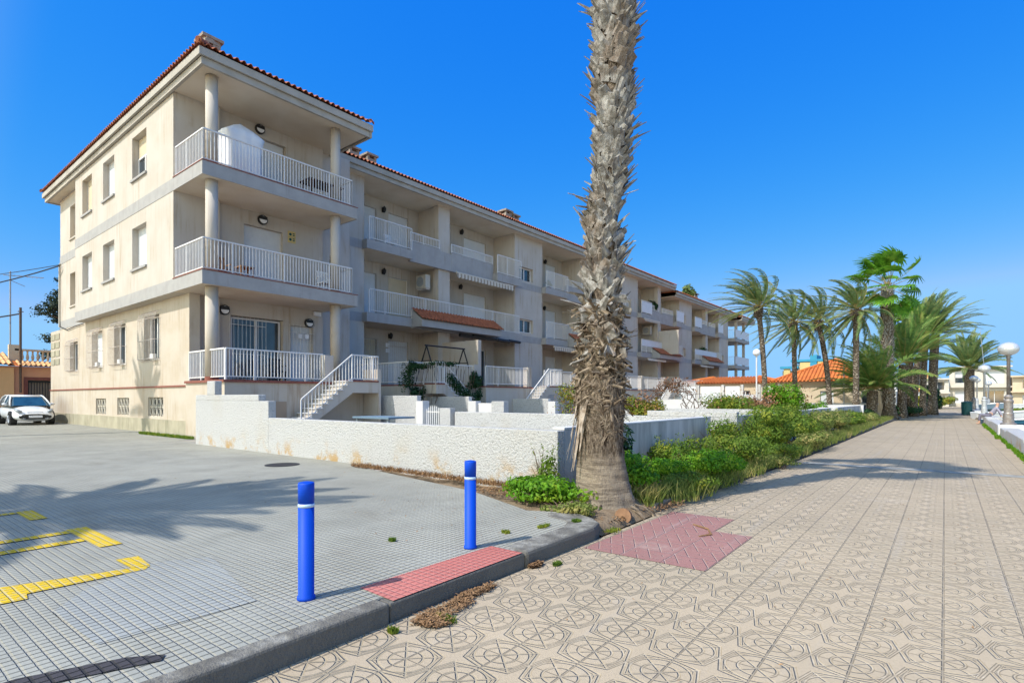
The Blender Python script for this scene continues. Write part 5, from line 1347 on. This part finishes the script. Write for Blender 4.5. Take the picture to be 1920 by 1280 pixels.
def flat_house(name,label,x0,x1,y0,y1,h,mat,floors,wins,over=.3,cat='house',z0=0,roofm='band'):
    t_=thing(name,label,cat,((x0+x1)/2,y0,z0)); fh=(h-z0)/floors
    hs=[]
    for f in range(floors):
        n=wins[f%len(wins)]; W=(x1-x0)
        for i in range(n):
            a=x0+W*(i+.18)/n; b_=x0+W*(i+.82)/n; hs.append((a,b_,z0+f*fh+fh*.18,z0+f*fh+fh*.80))
    w=MB().wall('y',y0,x0,x1,z0,h,hs,.35,-1); w.box(x0,x1,y0+.36,y1,z0,h-.01); w.build('walls',M[mat],t_)
    for i,q in enumerate(hs): shutter(t_,'y',y0+.3,q[0],q[1],q[2],q[3],-1,'window','shutter',(0,1.0,.5)[i%3])
    for f in range(1,floors+1): MB().box(x0-over,x1+over,y0-over*2.2,y0-.0,z0+f*fh-.14,z0+f*fh+.1).build('cornice' if f==floors else 'balcony_slab',M[mat],t_)
    return t_
flat_house('beach_house','pale beige two storey beach house with white shutters behind the lamps',.6,8.3,120,132,6.6,'palebeige',2,(2,2),.25)
flat_house('beach_house','low stepped beige annex at the left of the pale beach house',-2.5,.5,116,126,4.6,'palebeige',2,(1,1),.2)
flat_house('beach_house','tan two storey house with deep shaded balconies at the right edge',8.5,15,119,131,4.9,'creamhouse',2,(1,1),.3)
flat_house('distant_house','small ochre and tan house seen between the palm clump and the far palm',-12,-3,155,165,7.0,'orangehouse',2,(3,2),.3)
flat_house('distant_house','tan narrow house just left of the ochre one behind the dark trunks',-18,-12.2,150,160,8.2,'tanhouse',2,(2,2),.2)
flat_house('distant_house','white house with a blue sill line seen between the fan palm and the clump',-11.2,-5.5,96,104,5.0,'mortar',2,(2,2),.15)
t_=thing('water_tower','slim white chimney like tower behind the fan palm','tower',(-8.3,92,0)); MB().box(-8.6,-8.0,92,92.7,0,6.6).build('shaft',M['mortar'],t_); MB().box(-8.7,-7.9,91.9,92.8,6.6,6.8).build('cap',M['white'],t_)
t_=thing('balustrade','white balustrade fence in front of the orange roofed house','fence',(-6,45.5,.1))
mb=MB(); tp=MB().box(-9.2,-3.6,45.4,45.6,1.0,1.1); x=-9.1
while x<-3.7: mb.lathe([(.05,.45),(.075,.6),(.04,.85),(.06,1.0)],x,45.5,8); x+=.24
mb.build('balusters',M['white'],t_); tp.build('handrail',M['white'],t_); MB().box(-9.2,-3.6,45.38,45.62,.05,.45).build('base',M['white'],t_)
t_=thing('panel_fence','garden fence with white panels between grey posts behind the shrubs','fence',(-12,42,.1))
for (a,b_) in ((-17.2,-15.3),(-15.1,-13.4),(-13.2,-12.0),(-10.6,-9.4)):
    MB().box(a+.08,b_-.08,43.0,43.04,1.35,2.35).build('panel',M['shutter'],t_)
mb=MB(); 
for x in (-17.3,-15.2,-13.3,-11.9,-10.7,-9.3): mb.box(x-.1,x+.1,42.9,43.1,.1,2.45)
mb.box(-17.3,-9.3,42.95,43.08,.1,1.2); mb.build('posts',M['weathered'],t_)
t_=thing('garden_lamp','white lamp with a round head on a thin white pole left of the slender palm','lamp',(-9.12,36.0,.1))
MB().tube([(-9.12,36,.1),(-9.12,36,4.05)],.045,8).build('pole',M['white'],t_); g=MB(); g.lathe([(.05,4.0)]+[(.22*math.sin(PI*k/10),4.25-.22*math.cos(PI*k/10)) for k in range(1,10)]+[(.004,4.47)],-9.12,36,16); g.build('globe',M['cloth'],t_,True)
t_=thing('thin_pole','thin pale pole before the cream house near the young palm','pole',(-5.05,44.9,.1)); MB().tube([(-5.6,45,.1),(-5.6,45,3.9)],.04,6).build('shaft',M['lampgrey'],t_); MB().lathe([(.06,3.9),(.08,3.95),(.01,4.0)],-5.6,45,8).build('cap',M['grey'],t_)
# roof top garden bits of the far block
shrub('rooftop palm like plant beside the chimney of the far roof',-24.5,66,13.2,(1.0,1.0,.9),700,.5,'frond',101,name='rooftop_plant')
# ---- left background
t_=thing('street_house','salmon coloured house with a tiled eave, balustrade and barred gate at the left edge','house',(-48,8,0))
w=MB().wall('x',-48,-6,26,.1,3.55,[(9.05,12.5,.15,2.65)],.25,1); w.box(-62,-48.3,-6,26,.1,3.54); w.build('walls',M['pinkhouse'],t_)
w=MB().box(-47.98,-47.9,-6,8.35,.1,3.45).build('wall_panel',M['orangehouse'],t_)
gt=MB()
for i in range(24): gt.box(-48.16,-48.12,9.1+i*.145,9.14+i*.145,.2,2.62)
gt.box(-48.17,-48.11,9.05,12.5,2.5,2.62); gt.build('barred_gate',M['black'],t_); MB().box(-48.24,-48.2,9.05,12.5,.15,2.64).build('door',M['tanhouse'],t_)
MB().box(-47.99,-47.95,8.85,9.05,.1,2.85).box(-47.99,-47.95,9.051,12.5,2.66,2.85).build('frame',M['maroon'],t_)
ro=MB().quad((-47.6,-6,3.62),(-47.6,8.3,3.62),(-50.5,8.3,4.5),(-50.5,-6,4.5)).quad((-47.6,8.35,3.55),(-47.6,26,3.55),(-48.6,26,3.95),(-48.6,8.35,3.95)).build('roof',M['orangetile'],t_)
tiles_sheet(ro,(-47.5,-6,3.66),(-47.5,8.3,3.66),(-1,0,.33),2.6,mat='orangehouse',pitch=.26,h=.08); tiles_sheet(ro,(-47.5,8.5,3.6),(-47.5,26,3.6),(-1,0,.33),1.0,mat='orangehouse',pitch=.26,h=.08,rows=2)
mb=MB(); y=8.9
while y<26: mb.lathe([(.05,4.0),(.09,4.2),(.045,4.45),(.06,4.62)],-48.7,y,8); y+=.27
bl=mb.build('balustrade',M['creamhouse'],t_); MB().box(-48.85,-48.55,8.5,26,4.62,4.74).box(-48.85,-48.55,8.2,8.75,3.6,5.0).build('handrail',M['creamhouse'],bl)
for zc in (5.0,): MB().box(-48.0,-47.93,8.2,8.5,.1,.0).build('x',M['black'],bl) if 0 else None
MB().box(-47.98,-47.94,8.55,8.8,1.3,1.7).build('meter_box',M['grey'],t_)
t_=thing('aerial_mast','tall thin television aerial mast on the roof of the salmon house','aerial',(-49,8.3,3.6))
MB().tube([(-49,8.35,3.6),(-49,8.35,9.9)],.045,6).build('mast',M['grey'],t_); mb=MB().tube([(-49,8.0,9.6),(-49,10.1,9.75)],.025,4)
for k in range(8): mb.tube([(-49.3,8.3+k*.24,9.62+k*.012),(-48.7,8.3+k*.24,9.62+k*.012)],.014,4)
mb.tube([(-49,8.35,9.3),(-49,9.1,9.0)],.02,4); mb.build('aerial',M['grey'],t_)
t_=thing('utility_pole','plain grey utility pole beside the aerial mast carrying the cables','pole',(-47.8,8.55,.1)); MB().tube([(-47.8,8.65,1.8),(-47.8,8.65,7.4)],.07,8).build('shaft',M['bark'],t_); MB().box(-47.85,-47.75,8.5,8.8,7.1,7.16).build('bracket',M['grey'],t_)
t_=thing('overhead_cable','dark overhead cable sagging from the pole to the corner of the apartment block','cable',(-47.8,8.65,7.3))
def sag(a,b_,s): 
    a,b_=Vector(a),Vector(b_); return [a.lerp(b_,i/12)-Vector((0,0,s*4*(i/12)*(1-i/12))) for i in range(13)]
MB().tube(sag((-60,2,8.5),(-37.4,8.35,8.55),.6),.035,5).tube(sag((-60,2,9.4),(-37.4,8.35,8.6),.3),.02,5).build('strand',M['cable'],t_)
t_=thing('overhead_cable','lower dark cable ending at the utility pole left of the block','cable',(-47.8,8.65,7.0)); MB().tube(sag((-60,2.5,6.3),(-47.8,8.65,7.0),.2),.05,5).build('strand',M['cable'],t_)
def back_tree(label,x,y,h,seed,spread,n=11000,kind='column'):
    t_=thing('conifer_tree',label,'tree',(x,y,0)); r_=random.Random(seed); mb=MB(); tb=MB(); tb.tube([(x,y,0),(x+.1,y,h*.6),(x,y,h)],[.28,.2,.05],8)
    for k in range(46):
        f=r_.uniform(.28,1); z=h*f; a=r_.uniform(0,2*PI); L_=spread*r_.uniform(.35,1)*(1.15-.55*abs(f-.7)*1.6 if kind=='column' else math.sin(PI*min(1,f*.9)))
        e=Vector((x+math.cos(a)*L_,y+math.sin(a)*L_,z+r_.uniform(-.1,.5))); tb.tube([(x,y,z-.5),e],[.06,.02],4,False)
        leaf_clump(mb,tuple(e),(.95,.95,.5),n//46,.24,r_)
    tb.build('trunk',M['bark'],t_); mb.build('crown',M['conifer'],t_)
back_tree('dark open crowned tree left of the apartment block above the balustrade',-64.0,16.0,12.6,3,3.0)
back_tree('rounder dark pine at the left edge behind the aerial mast',-75,8.0,12.4,9,4.6,9000,'round')

# ------------------------------------------------------------------ parked car (front towards +X)
def car(label,x,y,z,paint,group='cars parked beside the block'):
    """x,y = centre of the front bumper on the ground"""
    t_=thing('parked_car',label,'car',(x-2.0,y,z),group)
    # body lofted along x: stations (dx from front, half width, z low, z belt/top)
    W=.845
    lower=[(0.0,.60,.26,.56),(.06,.72,.20,.66),(.2,.80,.18,.75),(.5,.84,.18,.87),(.95,.845,.18,.95),(1.4,.845,.18,.98),(2.2,.845,.18,1.0),(3.1,.845,.18,1.02),(3.7,.83,.2,1.04),(3.98,.76,.28,.98),(4.05,.66,.36,.8)]
    mb=MB(); K=12
    for (dx,hw,zl,zt) in lower:
        ring=[]
        for k in range(K):
            t=2*PI*k/K+PI/K; cx,sx=math.cos(t),math.sin(t)
            px_=hw*max(-1,min(1,cx*1.16)); q=(sx*1.12); q=max(-1,min(1,q)); zz=(zl+zt)/2+(zt-zl)/2*q
            if zz>(zl+zt)/2+.1*(zt-zl): px_*=.95
            ring.append((x-dx,y+px_,z+zz))
        mb.v+=ring
    for i in range(len(lower)-1):
        for k in range(K): k2=(k+1)%K; mb.f.append((i*K+k,i*K+k2,(i+1)*K+k2,(i+1)*K+k))
    mb.f.append(tuple(range(K))); n=len(lower)-1; mb.f.append(tuple(n*K+K-1-k for k in range(K)))
    # wheel arches are suggested by dark liners; cabin
    body=mb.build('body',M[paint],t_,True)
    m=body.modifiers.new('s','SUBSURF'); m.levels=1; m.render_levels=1
    cab=MB(); st=[(.93,.76,.955,.958),(1.72,.62,.98,1.43),(2.1,.615,.98,1.485),(2.9,.61,.98,1.48),(3.55,.60,1.0,1.40),(3.93,.68,1.0,1.05)]
    def cabin(mb,st,infl):
        b=len(mb.v)
        for (dx,hw,zl,zt) in st:
            mb.v+=[(x-dx,y-.79,z+zl-.03),(x-dx,y-hw-infl,z+zt-.05),(x-dx,y-hw*.85,z+zt+infl*.4),(x-dx,y+hw*.85,z+zt+infl*.4),(x-dx,y+hw+infl,z+zt-.05),(x-dx,y+.79,z+zl-.03)]
        for i in range(len(st)-1):
            for k in range(5): a=b+i*6+k; mb.f.append((a,a+1,a+7,a+6))
        return mb
    cabin(cab,st,0).build('glasshouse',M['carglass'],t_)
    rf_=MB(); rf_.v+=[(x-1.66,y-.60,z+1.42),(x-1.66,y+.60,z+1.42),(x-2.1,y+.60,z+1.50),(x-2.1,y-.60,z+1.50),(x-3.0,y-.60,z+1.50),(x-3.0,y+.60,z+1.50),(x-3.6,y+.58,z+1.42),(x-3.6,y-.58,z+1.42)]
    rf_.f+=[(0,1,2,3),(3,2,5,4),(4,5,6,7)]
    r_=rf_.build('roof',M[paint],t_,True); r_.modifiers.new('so','SOLIDIFY').thickness=.03
    pl=MB()
    for s in (-1,1):
        pl.tube([(x-.93,y+s*.795,z+.97),(x-1.35,y+s*.72,z+1.22),(x-1.70,y+s*.625,z+1.43),(x-2.2,y+s*.615,z+1.475),(x-3.0,y+s*.61,z+1.47),(x-3.6,y+s*.62,z+1.38),(x-3.95,y+s*.72,z+1.05)],.038,6)
        pl.tube([(x-2.35,y+s*.80,z+1.0),(x-2.30,y+s*.635,z+1.46)],.04,6)
    pl.build('pillars',M[paint],t_,True)
    gr=MB().box(x+.0,x+.035,y-.36,y+.36,z+.30,z+.50); gr.build('grille',M['black'],t_,bevel=.01)
    MB().box(x-.02,x+.03,y-.62,y-.36,z+.36,z+.47).box(x-.02,x+.03,y+.36,y+.62,z+.36,z+.47).build('lower_intake',M['black'],t_,bevel=.01)
    MB().box(x+.036,x+.05,y-.26,y+.26,z+.37,z+.48).build('number_plate',M['cloth'],t_)
    MB().box(x-.09,x-.05,y-.30,y+.30,z+.625,z+.645).build('upper_slot',M['grey'],t_)
    for s in (-1,1):
        hl=MB(); pts=[(x-.05,y+s*.50,z+.66),(x-.13,y+s*.63,z+.70),(x-.30,y+s*.72,z+.78)]
        hl.tube(pts,[.05,.095,.055],10,True,.9); hl.build('headlight',M['lens'],t_,True)
        MB().tube([(x-.02,y+s*.46,z+.33),(x+.045,y+s*.46,z+.33)],.045,10).build('fog_lamp',M['lens'],t_)
        mr=MB().tube([(x-1.35,y+s*.80,z+1.0),(x-1.33,y+s*.90,z+1.03),(x-1.33,y+s*1.02,z+1.03)],[.03,.08,.06],8,True,.8); mr.build('wing_mirror',M[paint],t_,True)
        MB().box(x-2.38,x-2.36,y+s*.846,y+s*.852,z+.3,z+.98).box(x-2.2,x-2.05,y+s*.846,y+s*.865,z+.82,z+.86).build('door_handle',M[paint],t_)
        for dx in (.78,3.3):
            MB().tube([(x-dx,y+s*.60,z+.32),(x-dx,y+s*.852,z+.32)],.37,20).build('wheel_arch',M['black'],t_)
            wl=MB().tube([(x-dx,y+s*.66,z+.30),(x-dx,y+s*.865,z+.30)],.30,24).build('wheel',M['tyre'],t_)
            rm=MB().tube([(x-dx,y+s*.86,z+.30),(x-dx,y+s*.872,z+.30)],.20,16)
            for k in range(6): a=k*PI/3; rm.tube([(x-dx,y+s*.878,z+.30),(x-dx+.19*math.cos(a),y+s*.876,z+.30+.19*math.sin(a))],.025,4)
            rm.build('rim',M['rim'],wl)
    MB().tube([(x-1.08,y-.6,z+.975),(x-1.15,y+.1,z+1.03)],.012,4).tube([(x-1.08,y+.0,z+.975),(x-1.15,y+.6,z+1.03)],.012,4).build('wiper',M['black'],t_)
    return t_
car('white hatchback parked facing out beside the block, nearest car',-35.3,6.95,.13,'carwhite')
car('dark blue car barely showing behind the white hatchback',-42.0,5.6,.13,'carblue')
# ------------------------------------------------------------------ things on the balconies
def inB(name,label,cat,loc,group=None): return thing(name,label,cat,loc,group,AB)
# white folded pavilion on the top corner balcony
t_=inB('draped_pavilion','white draped canopy tent standing on the top corner balcony','canopy',(-20.2,9.6,9.2))
mb=MB(); x,y=-20.1,9.35; z=9.2; N_=40
rings=[(0,.62),(.5,.60),(1.0,.60),(1.45,.66),(1.62,.70),(1.9,.35),(2.1,.03)]
for (zz,r) in rings:
    for k in range(N_):
        a=2*PI*k/N_; sq=1/max(abs(math.cos(a)),abs(math.sin(a))); rr=r*(sq**.75)*(1+.045*math.sin(a*11+zz*1.5)*(1 if zz<1.7 else .3)); mb.v.append((x+rr*math.cos(a)*.75,y+rr*math.sin(a)*1.05,z+zz))
for i in range(len(rings)-1):
    for k in range(N_): k2=(k+1)%N_; mb.f.append((i*N_+k,i*N_+k2,(i+1)*N_+k2,(i+1)*N_+k))
mb.build('cloth',M['cloth'],t_,True); MB().tube([(x,y,z),(x,y,z+2.13)],.03,6).build('pole',M['grey'],t_)
def table(label,x,y,z,lx,ly,h,mat='darkwood'):
    t_=inB('balcony_table',label,'table',(x,y,z)); MB().box(x-lx/2,x+lx/2,y-ly/2,y+ly/2,z+h-.05,z+h).build('table_top',M[mat],t_,bevel=.01)
    for a in (-1,1):
        for b_ in (-1,1): MB().box(x+a*lx*.4-.025,x+a*lx*.4+.025,y+b_*ly*.42-.025,y+b_*ly*.42+.025,z,z+h-.05).build('leg',M[mat],t_)
    return t_
table('dark wooden table at the right end of the top corner balcony',-19.6,12.3,9.17,.8,1.5,.72)
def chair(label,x,y,z,mat,rot=0,group=None):
    t_=inB('garden_chair',label,'chair',(x,y,z),group)
    MB().box(x-.24,x+.24,y-.24,y+.24,z+.40,z+.44).build('seat',M[mat],t_)
    bk=MB()
    for k in range(5): bk.box(x-.26,x-.23,y-.22+k*.1,y-.17+k*.1,z+.46,z+.88)
    bk.box(x-.265,x-.225,y-.24,y+.24,z+.86,z+.93); bk.build('backrest',M[mat],t_)
    for a in (-1,1):
        for b_ in (-1,1): MB().box(x+a*.21-.02,x+a*.21+.02,y+b_*.21-.02,y+b_*.21+.02,z,z+.4).build('leg',M[mat],t_)
        MB().box(x-.24,x+.2,y+a*.26-.02,y+a*.26+.02,z+.62,z+.65).build('armrest',M[mat],t_)
    return t_
chair('brown wooden chair at the left of the first floor corner balcony',-20.6,8.9,5.65,'wood'); table('brown wooden side table next to the chair on the first floor corner balcony',-20.3,9.6,5.65,.5,.5,.6,'wood')
chair('white plastic chair on the second floor balcony behind the bars',-23.2,18.6,9.14,'cloth')
chair('dark chair behind the ground terrace railing of the corner flat',-20.4,10.9,2.07,'black')
chair('white plastic chair on the first floor corner balcony by the column',-19.8,12.6,5.65,'cloth')
for (lb,x,y,z) in (('potted plant on the second floor balcony just right of the pillar',-22.75,24.3,9.14),('potted plant beside the rail of the middle floor balcony under the striped awning',-22.6,26.9,5.62),('potted plant on the top balcony left of the tall palm trunk',-22.6,33.2,9.14),('potted plant on the corner terrace by the patio door',-20.8,9.0,2.07)):
    t_=shrub(lb,x,y,z+.28,(.22,.24,.30),260,.10,'leafmid',int(y*7)); MB().lathe([(.10,z),(.15,z+.26),(.165,z+.28),(.165,z+.31),(.02,z+.31)],x,y,14).build('flower_pot',M['terracotta'],t_)
# black swing frame on the second terrace
t_=inB('swing_frame','black metal garden swing frame on the terrace behind the railing','swing',(-20.4,20.0,2.06))
mb=MB().tube([(-20.3,18.4,4.05),(-20.3,21.2,4.05)],.04,6); mb.build('top_bar',M['black'],t_)
for yy in (18.5,21.1):
    o=MB().tube([(-20.3,yy,4.05),(-19.7,yy+.2,2.06)],.035,6).tube([(-20.3,yy,4.05),(-20.95,yy-.2,2.06)],.035,6).tube([(-20.05,yy+.06,3.3),(-20.6,yy-.06,3.3)],.025,6).build('frame_side',M['black'],t_)
t_=inB('garden_table','pale blue green table top lying just behind the plaza wall','table',(-13,8.6,.13)); MB().box(-11.7,-10.3,8.2,9.0,.98,1.02).build('table_top',M['boatgrey'],t_)
for a in (-11.6,-10.4): MB().box(a-.03,a+.03,8.25,8.3,.13,.98).build('leg',M['grey'],t_)
t_=inB('barbecue','small dark wire stand at the foot of the wing stairs','stand',(-18.8,9.6,.13))
mb=MB()
for a in (-.2,.2):
    for b_ in (-.3,.3): mb.tube([(-18.6+a,9.5+b_,.13),(-18.6+a,9.5+b_,1.05)],.015,4)
mb.build('legs',M['black'],t_); MB().box(-18.85,-18.35,9.15,9.85,.95,1.0).build('tray',M['black'],t_)
# remove stray empties without children is not needed; sun, sky, camera
SK0,SK1=.16,.6; SKW=(13.0,9.8,6.4)
sun=bpy.data.lights.new('sun','SUN'); sun.energy=3.0; sun.angle=R(.53); sun.color=(1,.96,.91)
so=bpy.data.objects.new('sun',sun); COL.objects.link(so); so.rotation_euler=SUN.to_track_quat('Z','Y').to_euler(); so.location=(0,-20,30)
wd=bpy.data.worlds.new('World'); scn.world=wd; wd.use_nodes=True; nt=wd.node_tree
bg=nt.nodes['Background']; sky=nt.nodes.new('ShaderNodeTexSky'); sky.sky_type='NISHITA'; sky.sun_disc=False
sky.sun_elevation=math.asin(SUN.z); sky.sun_rotation=math.atan2(SUN.x,SUN.y); sky.altitude=0; sky.air_density=1.0; sky.dust_density=.0; sky.ozone_density=3.0
# tone curve of the sky: deep azure overhead, pale at the horizon; sun side boosted as added fill light
def raw(k):
    n=nt.nodes.new('ShaderNodeSeparateColor'); nt.links.new(sky.outputs[0],n.inputs[0]); return N(nt,n.outputs[k])*.03
r_,g_,b_=raw(0),raw(1),raw(2)
rr=(r_._m('POWER',2.6)*80.).mn(.172); gg=(g_._m('POWER',.835)*1.66).mn(.362); bb=b_._m('POWER',.15)*.752
tcw=nt.nodes.new('ShaderNodeTexCoord'); sp=nt.nodes.new('ShaderNodeSeparateXYZ'); nt.links.new(tcw.outputs['Generated'],sp.inputs[0])
f_=(N(nt,sp.outputs[0])*-.27+N(nt,sp.outputs[1])*-.96+N(nt,sp.outputs[2])*.25).map(SK0,SK1)
def outc(blu,rw,k): return blu*(f_*-1.0+1.0)+rw*k*f_
cbn=nt.nodes.new('ShaderNodeCombineColor')
for q,v in enumerate((outc(rr,r_,SKW[0]),outc(gg,g_,SKW[1]),outc(bb,b_,SKW[2]))): nt.links.new(v.s,cbn.inputs[q])
nt.links.new(cbn.outputs[0],bg.inputs['Color']); bg.inputs['Strength'].default_value=1.0
cam=bpy.data.cameras.new('camera'); co=bpy.data.objects.new('camera',cam); COL.objects.link(co)
cam.sensor_width=36; cam.lens=36*1036/1920; cam.shift_y=105.4/1920; cam.clip_end=2000; cam.clip_start=.05
co.location=(0,0,1.48); co.rotation_euler=(PI/2,0,math.atan((1772-960)/1036)); scn.camera=co
scn.view_settings.view_transform='Standard'; scn.view_settings.look='None'; scn.view_settings.exposure=.78; scn.view_settings.gamma=1
scn.cycles.use_denoising=True; scn.cycles.max_bounces=6; scn.cycles.diffuse_bounces=4; scn.cycles.transparent_max_bounces=4
try: scn.cycles.denoiser='OPENIMAGEDENOISE'
except Exception: pass
